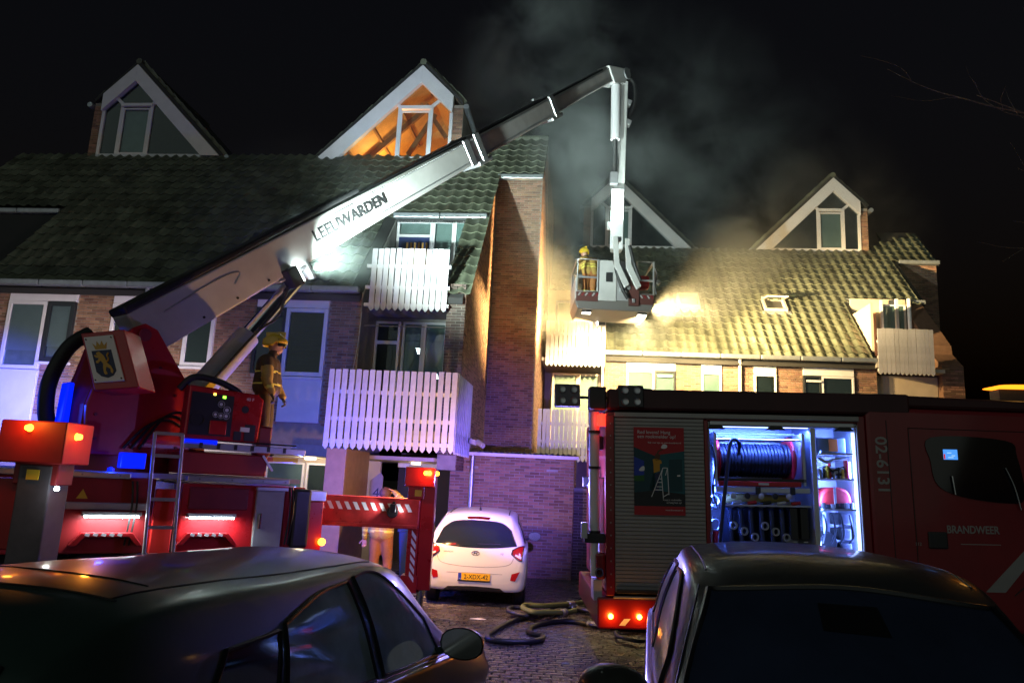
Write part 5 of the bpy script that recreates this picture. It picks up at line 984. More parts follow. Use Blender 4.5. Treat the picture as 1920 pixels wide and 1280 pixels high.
MB().tube([(2.52, .08, 2.38), (2.6, .05, 2.33), (2.72, .06, 2.36), (2.85, .08, 2.37)], .018, 8, 5).build('crowbar', m_lock, lk, smooth=True)
MB().tube([(1.27, .06, 2.5), (1.30, .02, 2.3), (1.27, .05, 2.0), (1.31, .02, 1.8)], .010, 6, 6).build('thin_cable', m_hose, lk, smooth=True)

eb('rear_fill_housing', m_bplas, -.16, .02, .22, .38, 2.42, 2.58, bev=.015); eb('rear_fill_lens', emat('rear_fill_glow', (1, .85, .9), 6), -.15, -.02, .382, .39, 2.44, 2.56, bev=0)  # housing and glowing lens added for the spot on the white car
eb('blue_fill_housing', m_bplas, -.20, .02, .50, .58, 2.0, 2.12, bev=.012); eb('rear_fill_lens', e_blue, -.19, -.02, .582, .59, 2.01, 2.11, bev=0)  # housing and lens added for the blue spot on the store

rg = random.Random(4)
for k in range(9): x = 2.52 + .045 * k; eb('tool_handle', [m_lock, m_bplas, m_yel, m_rr][k % 4], x, x + .022, .06 + rg.uniform(0, .05), .14, 2.15, 2.24 + rg.uniform(0, .12), lk, .004)
for k in range(7): x = 2.53 + .055 * k; eb('small_case', [m_bplas, m_hose, m_gray][k % 3], x, x + .045, .08, .3, 1.82 + .0, 1.86 + rg.uniform(0, .03), lk, .004)
for k in range(5): MB().cyl((1.50 + .17 * k, .07, 1.86), (1.60 + .17 * k, .07, 1.875), .02, n=10).build('branch_pipe', [m_lock, m_rr, m_bplas][k % 3], lk, smooth=True)
# ------------------------------------------------------------------ cars
def cr(P, n):     # open Catmull-Rom through tuples
    out = []; N = len(P)
    for i in range(N - 1):
        a, b, c, d = (Vector(P[max(i - 1, 0)]), Vector(P[i]), Vector(P[i + 1]), Vector(P[min(i + 2, N - 1)]))
        for k in range(n):
            t = k / n; out.append(.5 * ((2 * b) + (c - a) * t + (2 * a - 5 * b + 4 * c - d) * t * t + (3 * b - a - 3 * c + d) * t ** 3))
    out.append(Vector(P[-1])); return out
class Car:
    """body lofted from stations (x, zlow, half width low, zbelt, half width belt, zroof, half width roof)"""
    def __init__(s, st, nx=6, crown=.05):
        rows = []
        for q in cr([tuple(a) for a in st], nx):
            x, zl, wl, zb, wb, zr, wr = q; zm = zl + (zb - zl) * .55
            sec = [(0, zl - .02), (wl * .75, zl - .02), (wl * .97, zl + .02), (wl + (wb - wl) * .35 + .02, zl + (zm - zl) * .5), (max(wl, wb) + .025, zm), (wb + .012, zb - .035), (wb, zb), (wb - .03, zb + .03 * (zr > zb + .08))]
            up = [(wb + (wr - wb) * .5 + .012, zb + (zr - zb) * .5), (wr + .02, zr - .07 * min(1, (zr - zb) / .3)), (wr - .05, zr - .015), (wr * .6, zr + crown * .55), (wr * .3, zr + crown * .9), (0, zr + crown)]
            half = cr([(a, b) for a, b in sec + up], 3)
            rows.append([Vector((x, -y, z)) for y, z in half] + [Vector((x, y, z)) for y, z in half[-2::-1]])
        s.rows = rows; b = MB(); b.grid(rows)
        n = len(rows[0]); b.f.append(tuple(range(n))); b.m.append(0); b.f.append(tuple(range((len(rows) - 1) * n, len(rows) * n))[::-1]); b.m.append(0)
        s.mb = b; s.bvh = BVHTree.FromPolygons([Vector(v) for v in b.v], b.f)
    def hit(s, o, d):
        r = s.bvh.ray_cast(Vector(o), Vector(d)); return (r[0], r[1]) if r[0] is not None else (None, None)
    def patch(s, quad, axis, name, m, parent, off=.004, n=14, k=10, edge=None):
        """glass or trim laid on the body. quad = (bottom curve, top curve) as point lists in the side (x,z), front/back (y,z) or top (x,y) plane"""
        lo = cr(quad[0], n); hi = cr(quad[1], n); N = max(len(lo), len(hi)); G = []
        def at(c, t): f = t * (len(c) - 1); i = min(int(f), len(c) - 2); return c[i] + (c[i + 1] - c[i]) * (f - i)
        for i in range(N):
            row = []
            for j in range(k + 1):
                p = at(lo, i / (N - 1)); q = at(hi, i / (N - 1)); e = p + (q - p) * (j / k)
                if axis == 'R': h, nn = s.hit((e[0], -3, e[1]), (0, 1, 0))
                elif axis == 'L': h, nn = s.hit((e[0], 3, e[1]), (0, -1, 0))
                elif axis == 'B': h, nn = s.hit((-6, e[0], e[1]), (1, 0, 0))
                elif axis == 'F': h, nn = s.hit((6, e[0], e[1]), (-1, 0, 0))
                else: h, nn = s.hit((e[0], e[1], 4), (0, 0, -1))
                if h is None: h = Vector((e[0], 0, e[1])); nn = Vector((0, 0, 1))
                if {'R': nn.y > 0, 'L': nn.y < 0, 'B': nn.x > 0, 'F': nn.x < 0, 'T': nn.z < 0}[axis]: nn = -nn
                row.append(h + nn * off)
            G.append(row)
        b = MB(); b.grid(G); o = b.build(name, m, parent, smooth=True, fix=True)
        if edge: loop = [r[0] for r in G] + [v for v in G[-1][1:]] + [r[-1] for r in G[::-1][1:]] + [v for v in G[0][::-1][1:-1]]; MB().tube(loop, edge[1], 6, 0, True).build('window_seal', edge[0], o, smooth=True)
        return o
    def line(s, pts, axis, name, m, parent, r=.006, off=.002, n=6):
        P = []
        for e in cr(pts, n):
            if axis == 'R': h, nn = s.hit((e[0], -3, e[1]), (0, 1, 0))
            elif axis == 'B': h, nn = s.hit((-6, e[0], e[1]), (1, 0, 0))
            elif axis == 'F': h, nn = s.hit((6, e[0], e[1]), (-1, 0, 0))
            elif axis == 'L': h, nn = s.hit((e[0], 3, e[1]), (0, -1, 0))
            else: h, nn = s.hit((e[0], e[1], 4), (0, 0, -1))
            if h is not None: P.append(h)
        if len(P) > 1: return MB().tube(P, r, 6).build(name, m, parent, smooth=True)
def wheel(parent, x, y, r, sg):
    w = MB().lathe([(r * .62, .0), (r * .9, -.005), (r, .03), (r, .17), (r * .9, .2), (r * .5, .2)], (x, y, r), (0, sg, 0), 28).build('wheel', m_blk, parent, smooth=True)
    MB().lathe([(0, .01), (.05, .0), (.07, .02), (r * .6, .015), (r * .64, 0), (r * .64, .03)], (x, y, r), (0, sg, 0), 24).build('rim', m_alu, w, smooth=True)
def mirror(parent, x, y, z, sg, m, sc=1.):
    # housing: blunt egg, flat glass towards the rear
    P = []
    for i in range(9):
        t = i / 8; r = math.sin(min(1, .18 + t * .95) * math.pi * .62); row = []
        for k in range(16): a = 2 * math.pi * k / 16; row.append((x + .02 + .13 * sc * (t), y + sg * .12 * sc * math.cos(a) * (1.0 - t ** 2.2) * 1.0, z + .085 * sc * math.copysign(abs(math.sin(a)) ** .8, math.sin(a)) * (1 - t ** 2.2)))
        P.append(row + [row[0]])
    b = MB(); b.grid(P); o = b.build('side_mirror', m, parent, smooth=True, fix=True, weld=True)
    c = MB(); pts = [(y + sg * .112 * sc * math.cos(2 * math.pi * k / 20), z + .078 * sc * math.copysign(abs(math.sin(2 * math.pi * k / 20)) ** .8, math.sin(2 * math.pi * k / 20))) for k in range(20)]; c.prism(pts, 'x', x + .02, x + .03); c.build('mirror_glass', m_chrome, o, fix=True)
    MB().beam((x + .07, y - sg * .1, z - .05), (x + .10, y - sg * .23, z - .09), .05, .05).build('mirror_arm', m, o, bevel=.012); return o
def drops(car, parent, n, box, seed, name='water_drops', r=(.002, .006)):
    rnd = random.Random(seed); b = MB()
    for i in range(n):
        h, nn = car.hit((rnd.uniform(*box[0]), rnd.uniform(*box[1]), 4), (0, 0, -1))
        if h is None or nn.z < .15: continue
        q = rnd.uniform(*r); b.ell(h, (q, q, q * .6), 6, 4)
    tag(b.build(name, mat('water', (.03, .035, .04), .03, spec=.8), parent, smooth=True), kind='stuff')
m_cark = mat('car_dark_green_black', (.026, .052, .043), .33, .1, coat=.3, var=.1, vscale=5)
m_cark2 = mat('car_anthracite', (.036, .038, .035), .36, .2, coat=.35, var=.1, vscale=20, rvar=.06)
m_carw = mat('car_white', (.78, .78, .80), .28, coat=.5)
m_fog = mat('fogged_glass', (.28, .37, .39), .05, spec=.7, var=.35, vscale=2.2, rvar=.08)
m_fogb = mat('dark_car_glass', (.012, .017, .030), .08, spec=.7)
m_fogg = mat('misted_side_glass', (.34, .45, .38), .22, spec=.5, var=.2, vscale=3)
m_seal = mat('rubber_seal', (.008, .008, .009), .35)
# --- dark saloon, front left
LC_ = thing('parked_car', 'dark wet car with fogged side windows beside the outrigger', 'car', (-1.47, 5.15, 0), (0, 0, R(73))); LC_.scale = (1, 1.06, 1.0)
st = [(-2.75, .45, .55, .80, .60, .86, .54), (-2.66, .32, .78, .90, .82, 1.06, .64), (-2.45, .28, .84, .92, .86, 1.33, .68), (-2.05, .26, .86, .90, .88, 1.46, .69), (-1.45, .25, .87, .88, .89, 1.475, .67), (-.9, .25, .87, .85, .89, 1.46, .655), (-.3, .25, .87, .82, .89, 1.455, .63), (.3, .25, .87, .79, .88, 1.425, .61), (.75, .25, .87, .76, .87, 1.25, .58), (1.15, .26, .87, .73, .86, .93, .60), (1.45, .28, .86, .70, .84, .76, .66), (1.85, .30, .83, .62, .80, .66, .60), (2.15, .38, .72, .50, .66, .54, .46)]
car = Car(st); o = car.mb.build('body', m_cark, LC_, smooth=True, fix=True)
SE = (m_seal, .012)
car.patch(([(-1.22, .92), (-.7, .88), (-.30, .85)], [(-1.12, 1.27), (-.7, 1.36), (-.36, 1.38)]), 'R', 'rear_door_glass', m_fog, LC_, edge=SE)
car.patch(([(-.20, .845), (.25, .82), (.72, .80)], [(-.26, 1.395), (.10, 1.375), (.62, 1.04)]), 'R', 'front_door_glass', m_fog, LC_, edge=SE)
car.patch(([(-1.85, .97), (-1.30, .93)], [(-1.60, 1.24), (-1.18, 1.25)]), 'R', 'quarter_glass', m_fogb, LC_, edge=SE)
car.patch(([(-1.22, .92), (-.7, .88), (-.30, .85)], [(-1.10, 1.24), (-.7, 1.34), (-.36, 1.37)]), 'L', 'rear_door_glass', m_fog, LC_, edge=SE); car.patch(([(-.20, .845), (.25, .82), (.72, .80)], [(-.26, 1.37), (.10, 1.36), (.62, 1.02)]), 'L', 'front_door_glass', m_fog, LC_, edge=SE)
car.patch(([(-.66, 1.0), (0, .98), (.66, 1.0)], [(-.56, 1.32), (0, 1.37), (.56, 1.32)]), 'B', 'rear_window', m_fogb, LC_, edge=SE)
car.patch(([(-.56, .98), (0, .96), (.56, .98)], [(-.46, 1.32), (0, 1.36), (.46, 1.32)]), 'F', 'windscreen', m_fogb, LC_, edge=SE)
car.line([(-1.5, .90), (-.6, .855), (.2, .81), (.8, .775)], 'R', 'chrome_strip', m_chrome, LC_, .009)
for y in (-.52, .52): car.line([(-2.0, y), (-.6, y * 1.03), (.2, y)], 'T', 'roof_seam', m_seal, LC_, .006)
car.line([(-2.0, -.55), (-2.08, 0), (-2.0, .55)], 'T', 'tailgate_seam', m_seal, LC_, .008); car.line([(-1.75, -.48), (-1.8, 0), (-1.75, .48)], 'T', 'sunroof_edge', m_seal, LC_, .005)
sp_ = MB(); 
mirror(LC_, .60, -1.03, .90, -1, m_cark, 1.25)
for x, y, g_ in ((-1.3, -.88, 1), (-1.3, .88, -1), (1.35, -.86, 1), (1.35, .86, -1)): wheel(LC_, x, y, .31, g_)
drops(car, LC_, 300, ((-2.3, .4), (-.74, .4)), 3)
# --- anthracite hatchback, front right, facing the camera
RC_ = thing('parked_car', 'dark grey hatchback seen head-on in front of the fire engine', 'car', (1.77, 4.40, 0), (0, 0, R(-101))); RC_.scale = (1.08, 1.04, 1.075)
st = [(-1.95, .40, .60, .80, .66, .90, .50), (-1.85, .30, .80, .95, .82, 1.12, .58), (-1.5, .26, .85, 1.0, .87, 1.42, .62), (-.9, .25, .86, 1.0, .88, 1.52, .66), (-.2, .25, .86, .99, .88, 1.545, .68), (.35, .25, .86, .98, .88, 1.53, .68), (.75, .25, .86, .97, .875, 1.42, .66), (1.2, .25, .86, .96, .86, 1.17, .64), (1.6, .26, .85, .90, .82, .95, .66), (1.95, .28, .80, .78, .75, .82, .60), (2.1, .38, .68, .62, .62, .66, .46)]
car2 = Car(st, crown=.045); car2.mb.build('body', m_cark2, RC_, smooth=True, fix=True)
car2.patch(([(-.76, 1.03), (0, 1.0), (.76, 1.03)], [(-.60, 1.43), (0, 1.475), (.60, 1.43)]), 'F', 'windscreen', mat('blue_reflect_glass', (.022, .032, .062), .07, spec=.7, var=.3, vscale=1.5), RC_, edge=(m_seal, .016))  # dark blue reflection put into the windscreen's base colour
for ax in 'RL':
    car2.patch(([(-.95, 1.06), (-.3, 1.05), (.0, 1.04)], [(-.85, 1.42), (-.3, 1.45), (-.05, 1.45)]), ax, 'rear_door_glass', m_fogg, RC_, edge=SE); car2.patch(([(.08, 1.04), (.5, 1.035), (.92, 1.03)], [(.05, 1.45), (.4, 1.43), (.86, 1.16)]), ax, 'front_door_glass', m_fogg, RC_, edge=SE)
for y in (-.60, .60): car2.line([(-1.4, y), (-.2, y * 1.02), (.5, y)], 'T', 'roof_seam', m_seal, RC_, .006)
car2.line([(-.80, .99), (-.64, 1.44)], 'F', 'pillar_strip', m_chrome, RC_, .006); car2.line([(.80, .99), (.64, 1.44)], 'F', 'pillar_strip', m_bplas, RC_, .006)
mirror(RC_, .95, -1.02, 1.03, -1, m_cark2, 1.3); mirror(RC_, .86, 1.06, 1.02, 1, m_cark2, 1.3)
im_ = car2.patch(([(-.16, 1.335), (.10, 1.33)], [(-.15, 1.42), (.09, 1.42)]), 'F', 'rear_view_mirror', m_seal, RC_, off=.007)
for x, y, g_ in ((-1.25, -.87, 1), (-1.25, .87, -1), (1.3, -.86, 1), (1.3, .86, -1)): wheel(RC_, x, y, .31, g_)
drops(car2, RC_, 260, ((-1.2, .6), (-.7, .7)), 5)
# --- white hatchback by the store
WC_ = thing('parked_car', 'white hatchback with yellow number plate parked nose-in at the brick store', 'car', (-.36, 14.35, 0), (0, R(0), R(88)))
st = [(-1.84, .42, .62, .62, .70, .66, .60), (-1.80, .30, .76, .86, .79, .92, .66), (-1.70, .28, .81, .93, .82, 1.10, .64), (-1.52, .26, .82, .94, .83, 1.34, .60), (-1.28, .25, .82, .93, .83, 1.455, .58), (-.7, .25, .82, .92, .83, 1.49, .60), (0, .25, .82, .91, .83, 1.49, .60), (.45, .25, .82, .90, .82, 1.38, .58), (.95, .26, .82, .88, .81, 1.02, .62), (1.4, .28, .80, .80, .76, .84, .62), (1.75, .36, .70, .64, .64, .68, .5)]
car3 = Car(st, crown=.04); car3.mb.build('body', m_carw, WC_, smooth=True, fix=True)
car3.patch(([(-.66, .99), (-.35, .955), (0, .945), (.35, .955), (.66, .99)], [(-.56, 1.22), (-.38, 1.33), (0, 1.355), (.38, 1.33), (.56, 1.22)]), 'B', 'rear_window', m_fogb, WC_, edge=(m_seal, .008))
for ax in 'RL': car3.patch(([(-1.15, 1.0), (-.3, .98), (.55, .96)], [(-1.0, 1.32), (-.3, 1.40), (.25, 1.34)]), ax, 'side_glass', m_fogb, WC_, edge=SE)
car3.patch(([(-.18, 1.372), (0, 1.378), (.18, 1.372)], [(-.20, 1.41), (0, 1.418), (.20, 1.41)]), 'B', 'high_brake_light', mat('dark_red_lens', (.10, .004, .006), .2), WC_)
m_tl = mat('tail_lens', (.38, .008, .012), .12, coat=.5)
for s in (-1, 1):
    t_ = car3.patch(([(s * .585, .865), (s * .70, .775), (s * .755, .765)], [(s * .60, .925), (s * .70, .975), (s * .775, .985)]), 'B', 'tail_light', m_tl, WC_, off=.012, edge=(m_seal, .010))
    car3.patch(([(s * .64, .84), (s * .74, .79)], [(s * .65, .865), (s * .745, .83)]), 'B', 'reversing_lens', m_refl, t_, off=.018)
    car3.patch(([(s * .58, .46), (s * .66, .45)], [(s * .60, .56), (s * .73, .60)]), 'B', 'rear_reflector', m_tl, WC_, off=.008)
car3.line([(-.62, .80), (-.55, .70), (-.3, .655), (0, .645), (.3, .655), (.55, .70), (.62, .80)], 'B', 'tailgate_seam', m_gray, WC_, .004)
car3.line([(-.45, .545), (0, .55), (.45, .545)], 'B', 'bumper_crease', m_gray, WC_, .004)
car3.patch(([(-.5, .27), (0, .26), (.5, .27)], [(-.42, .33), (0, .345), (.42, .33)]), 'B', 'diffuser', m_bplas, WC_, off=.006)
h, nn = car3.hit((-6, 0, .49), (1, 0, 0)); PX = h.x - .012
pl = MB().box(PX - .008, PX, -.26, .26, .435, .545).build('number_plate', mat('plate_yellow', (.85, .48, .02), .4), WC_, bevel=.004); MB().box(PX - .010, PX - .008, .205, .258, .437, .543).build('plate_blue_band', mat('plate_blue', (.02, .06, .5), .4), pl)
MB().box(PX - .009, PX + .001, -.265, .265, .418, .434).build('plate_holder', m_bplas, pl)
PB = basis((PX - .009, -.03, .457), (0, -1, 0), (0, 0, 1)); text('plate_number', '2-XDX-42', .098, m_bplas, pl, PB, ext=.001, align='CENTER', sx=.92, bold=.001)
text('country_letter', 'NL', .028, m_refl, pl, basis((PX - .011, .245, .45), (0, -1, 0), (0, 0, 1)), ext=.0005)
h, nn = car3.hit((-6, 0, .855), (1, 0, 0)); EX = h.x - .006; em = MB()   # oval badge with slanted letter
em.tube([(EX, .062 * math.cos(2 * math.pi * k / 24), .855 + .034 * math.sin(2 * math.pi * k / 24)) for k in range(24)], .005, 6, 0, True); ob = em.build('badge', m_chrome, WC_, smooth=True)
for a, c in (((.030, -.022), (.014, .022)), ((-.014, -.022), (-.030, .022)), ((.022, -.004), (-.022, .004))): MB().beam((EX, a[0], .855 + a[1]), (EX, c[0], .855 + c[1]), .008, .010, up=(1, 0, 0)).build('badge_letter', m_chrome, ob)
text('model_badge', 'i10', .045, m_gray, WC_, basis((car3.hit((-6, -.5, .86), (1, 0, 0))[0].x - .003, -.40, .845), (0, -1, 0), (0, 0, 1)), ext=.002); text('trim_badge', 'HYUNDAI', .035, m_gray, WC_, basis((car3.hit((-6, .45, .86), (1, 0, 0))[0].x - .003, .52, .855), (0, -1, 0), (0, 0, 1)), ext=.002)
MB().cyl((-1.15, 0, 1.52), (-1.20, 0, 1.56), .02, .012, 8).cyl((-1.19, 0, 1.55), (-1.29, 0, 1.72), .004).build('antenna', m_bplas, WC_)
for y in (-.50, .50): car3.line([(-1.25, y), (-.5, y), (0, y)], 'T', 'roof_seam', m_seal, WC_, .012)
wp_ = MB().beam((car3.hit((-6, -.1, 1.0), (1, 0, 0))[0].x - .01, -.02, 1.0), (car3.hit((-6, -.4, 1.01), (1, 0, 0))[0].x - .01, -.40, 1.01), .012, .012).build('rear_wiper', m_bplas, WC_)
mirror(WC_, .35, -.96, 1.02, -1, m_bplas, 1.0); mirror(WC_, .35, .96, 1.02, 1, m_bplas, 1.0)
for x, y, g_ in ((-1.22, -.82, 1), (-1.22, .82, -1), (1.2, -.82, 1), (1.2, .82, -1)): wheel(WC_, x, y, .29, g_)
# ------------------------------------------------------------------ people
m_jack = mat('jacket_gold', (.42, .27, .06), .75, var=.15, vscale=14, bump=.5, bscale=16); m_jdark = mat('jacket_dark', (.06, .034, .016), .75, var=.2, vscale=12, bump=.5, bscale=16); m_tr = mat('trousers_rust', (.33, .13, .035), .8, var=.15, vscale=12, bump=.5, bscale=14)
m_hv = mat('hi_vis', (.75, .68, .12), .5); m_boot = mat('boot_black', (.015, .014, .014), .45); m_skin = mat('skin', (.45, .25, .17), .5); m_hair = mat('hair_brown', (.10, .04, .02), .7, bump=.6, bscale=60); m_helm = mat('helmet_yellow', (.62, .42, .03), .22, coat=.5); m_helmd = mat('helmet_dark', (.02, .02, .02), .3); m_glove = mat('glove', (.05, .035, .025), .7)
FFM = [m_jack, m_jdark, m_tr, m_hv, m_boot, m_skin, m_glove]
def person(name, label, loc, rz, seg, group=None, vox=.020):
    """seg: list of (p0, p1, r0, r1, material(t)->index); one closed skin is grown over them"""
    t = thing(name, label, 'person', loc, (0, 0, rz), group)
    b = MB()
    for p0, p1, r0, r1, mf in seg:
        p0 = Vector(p0); p1 = Vector(p1); b.ell(p0, (r0,) * 3, 12, 8); b.ell(p1, (r1,) * 3, 12, 8); b.cyl(p0, p1, r0, r1, 14)
    o = b.build('tmp_skin', m_jack); md = o.modifiers.new('r', 'REMESH'); md.mode = 'VOXEL'; md.voxel_size = vox; md.use_smooth_shade = True
    sm = o.modifiers.new('s', 'SMOOTH'); sm.iterations = 3; sm.factor = .5
    bpy.context.view_layer.update(); me = bpy.data.meshes.new_from_object(o.evaluated_get(bpy.context.evaluated_depsgraph_get())); bpy.data.objects.remove(o)
    me.materials.clear(); me.name = 'body'
    for m in FFM: me.materials.append(m)
    S = [(Vector(a), Vector(c), r0, r1, mf) for a, c, r0, r1, mf in seg]; idx = []
    for p in me.polygons:
        q = p.center; best = None
        for a, c, r0, r1, mf in S:
            d = c - a; L2 = d.length_squared; u = max(0, min(1, (q - a).dot(d) / L2)) if L2 > 1e-9 else 0; e = (q - (a + d * u)).length - (r0 + (r1 - r0) * u)
            if best is None or e < best[0]: best = (e, mf(u) if callable(mf) else mf)
        idx.append(best[1])
    me.polygons.foreach_set('material_index', idx); me.polygons.foreach_set('use_smooth', [True] * len(me.polygons))
    bd = bpy.data.objects.new('body', me); COL.objects.link(bd); bd.parent = t; return t
def bands(base, band, spans): return lambda u: band if any(a <= u <= b for a, b in spans) else base
def fingers(t, wrist, d, up, side, m, curl=.5, s=1.):
    """hand: palm, four unequal bent fingers and a thumb from the side of the palm"""
    w = Vector(wrist); d = Vector(d).normalized(); up = Vector(up); up = (up - d * up.dot(d)).normalized(); x = d.cross(up) * side; b = MB()
    b.beam(w, w + d * .085 * s, .075 * s, .032 * s, up=up, w1=.085 * s, h1=.028 * s)
    for k, (o, l) in enumerate(((-.030, .068), (-.010, .078), (.011, .072), (.030, .055))):
        p = w + d * .08 * s + x * o * s; q = p + (d * math.cos(curl * .5) - up * math.sin(curl * .5)) * l * .5 * s; r = q + (d * math.cos(curl * 1.5) - up * math.sin(curl * 1.5)) * l * .55 * s; b.tube([p, q, r], .0095 * s, 7, 3)
    p = w + d * .03 * s - x * .036 * s; b.tube([p, p + (d * .6 - x * .8) * .035 * s, p + (d * 1.0 - x * .85) * .06 * s], .011 * s, 7, 3)
    return b.build('hand', m, t, smooth=True)
def headbits(t, c, f, skin=True):
    c = Vector(c); f = Vector(f).normalized(); s = f.cross(Vector((0, 0, 1))).normalized(); b = MB()
    b.ell(c + f * .105 - Vector((0, 0, .01)), (.016, .016, .03), 8, 6); b.build('nose', m_skin, t, smooth=True)
    for k in (-1, 1):
        MB().ell(c + f * .088 + s * .034 * k + Vector((0, 0, .02)), (.012, .012, .009), 8, 6).build('eye', m_helmd, t, smooth=True); MB().ell(c + s * .082 * k - f * .01, (.015, .02, .032), 8, 6).build('ear', m_skin, t, smooth=True)
    MB().beam(c + f * .092 - s * .024 - Vector((0, 0, .055)), c + f * .092 + s * .024 - Vector((0, 0, .055)), .012, .01).build('mouth', mat('lips', (.3, .1, .08), .5), t)
def helmet(t, c, f, m, tilt=0.):
    f = Vector(f).normalized(); M = Matrix.Translation(c) @ f.to_track_quat('X', 'Z').to_matrix().to_4x4() @ Matrix.Rotation(tilt, 4, 'Y'); b = MB(); b.M = M; P = []
    for i in range(10):
        a = math.pi * .5 * i / 9 * 1.12; row = []
        for k in range(25): p = 2 * math.pi * k / 24; r = math.sin(a); row.append((.150 * r * math.cos(p) + (.018 * math.cos(p) if a > 1.3 else 0), .125 * r * math.sin(p), .145 * math.cos(a) - (.05 if a > 1.5 and math.cos(p) < .1 else 0)))
        P.append(row)
    b.grid(P); h = b.build('helmet', m, t, smooth=True, fix=True); s_ = h.modifiers.new('s', 'SOLIDIFY'); s_.thickness = .008
    b = MB(); b.M = M; b.beam((-.13, 0, .10), (.13, 0, .12), .02, .09, up=(0, 0, 1)); b.v = b.v; b.build('helmet_ridge', m, h, bevel=.015)
    b = MB(); b.M = M; P = [[(.155 * math.cos(a), .125 * math.sin(a), z) for a in [(-1 + 2 * k / 10) * 1.15 for k in range(11)]] for z in (.03, -.02, -.08)]; b.grid(P); b.build('visor', mat('visor', (.03, .035, .03), .08), h, smooth=True)
    return h
# man in a gold turnout suit walking away under the balcony
J, K, T_, H_, B_, S_, G_ = range(7)
jb = bands(J, H_, [(.30, .38), (.62, .70)]); tb = bands(T_, H_, [(.30, .5), (.62, .80)])
seg = [((-.09, .0, .95), (-.11, .03, .52), .115, .085, T_), ((-.11, .03, .52), (-.12, -.02, .14), .085, .075, bands(T_, H_, [(.45, .62), (.72, .9)])), ((-.12, -.02, .12), (-.13, .10, .06), .06, .05, B_),
       ((.10, .0, .95), (.13, .06, .52), .115, .085, T_), ((.13, .06, .52), (.14, .0, .16), .085, .075, bands(T_, H_, [(.45, .62), (.72, .9)])), ((.14, .0, .12), (.15, .12, .06), .06, .05, B_),
       ((-.08, 0, .98), (.08, 0, .98), .135, .135, T_), ((-.07, -.01, 1.02), (-.10, .0, 1.38), .15, .13, bands(J, H_, [(.05, .14), (.3, .38), (.7, .78)])), ((.07, -.01, 1.02), (.10, .0, 1.38), .15, .13, bands(J, H_, [(.05, .14), (.3, .38), (.7, .78)])), ((-.15, .01, 1.42), (.15, .01, 1.44), .095, .095, K),
       ((0, .02, 1.47), (.0, .06, 1.58), .06, .058, S_), ((0, .07, 1.66), (0, .08, 1.70), .098, .100, S_), ((0, .12, 1.62), (0, .13, 1.60), .07, .06, S_),
       ((-.19, .0, 1.42), (-.29, -.02, 1.16), .085, .068, K), ((-.29, -.02, 1.16), (-.31, .04, .92), .066, .05, bands(J, H_, [(.35, .5), (.7, .85)])),
       ((.19, .0, 1.44), (.36, .02, 1.56), .085, .07, K), ((.36, .02, 1.56), (.17, .06, 1.72), .068, .05, jb)]
F2 = person('person', 'firefighter in gold jacket and rust trousers seen from behind, hand raised to bare head', (-2.12, 13.5, .016), R(-8), seg)
fingers(F2, (-.31, .045, .90), (0, .1, -1), (0, 1, 0), 1, m_skin, .6); fingers(F2, (.16, .065, 1.73), (-.9, .1, .25), (0, .3, 1), 1, m_skin, .7); headbits(F2, (0, .075, 1.68), (0, 1, -.25))
b = MB(); b.ell((0, .055, 1.70), (.108, .112, .105), 18, 12); b.build('hair', m_hair, F2, smooth=True)
# operator on the turret deck, in profile, looking along the boom
seg = [((-.02, .09, .95), (.02, .10, .5), .11, .085, K), ((.02, .10, .5), (.0, .10, .12), .085, .075, K), ((.0, .10, .1), (.12, .10, .05), .06, .05, B_), ((-.02, -.09, .95), (.02, -.10, .5), .11, .085, K), ((.02, -.10, .5), (.0, -.10, .12), .085, .075, K), ((.0, -.10, .1), (.12, -.10, .05), .06, .05, B_),
       ((0, -.08, 1.0), (0, .08, 1.0), .14, .14, K), ((-.01, -.07, 1.02), (-.01, -.09, 1.38), .17, .14, bands(K, H_, [(.10, .17), (.62, .68)])), ((-.01, .07, 1.02), (-.01, .09, 1.38), .17, .14, bands(K, H_, [(.10, .17), (.62, .68)])), ((0, -.16, 1.42), (0, .16, 1.42), .09, .09, K), ((0, 0, 1.46), (.04, 0, 1.58), .07, .065, K), ((.05, 0, 1.66), (.06, 0, 1.70), .095, .095, S_), ((.09, 0, 1.61), (.10, 0, 1.60), .065, .055, S_),
       ((.0, -.2, 1.42), (.06, -.26, 1.14), .085, .07, bands(J, K, [(0, .4)])), ((.04, -.26, 1.14), (.13, -.25, .92), .066, .05, bands(J, H_, [(.5, .7)])), ((.0, .2, 1.42), (.06, .26, 1.14), .085, .07, K), ((.04, .26, 1.14), (.16, .24, .92), .066, .05, J)]
pw_ = AO + Matrix.Rotation(AA, 3, 'Z') @ Vector((2.12, -.62, 0))
F1 = person('person', 'firefighter in dark coat and yellow helmet standing at the turret controls', (pw_.x, pw_.y, 2.2), R(4), seg); F1.scale = (1.08, 1.08, .95)
fingers(F1, (.13, -.25, .90), (.5, 0, -1), (1, 0, 1), 1, m_glove, 1.0); fingers(F1, (.16, .24, .90), (.5, 0, -1), (1, 0, 1), -1, m_glove, 1.0); headbits(F1, (.055, 0, 1.68), (1, 0, 0)); helmet(F1, (.04, 0, 1.73), (1, 0, 0), m_helm)
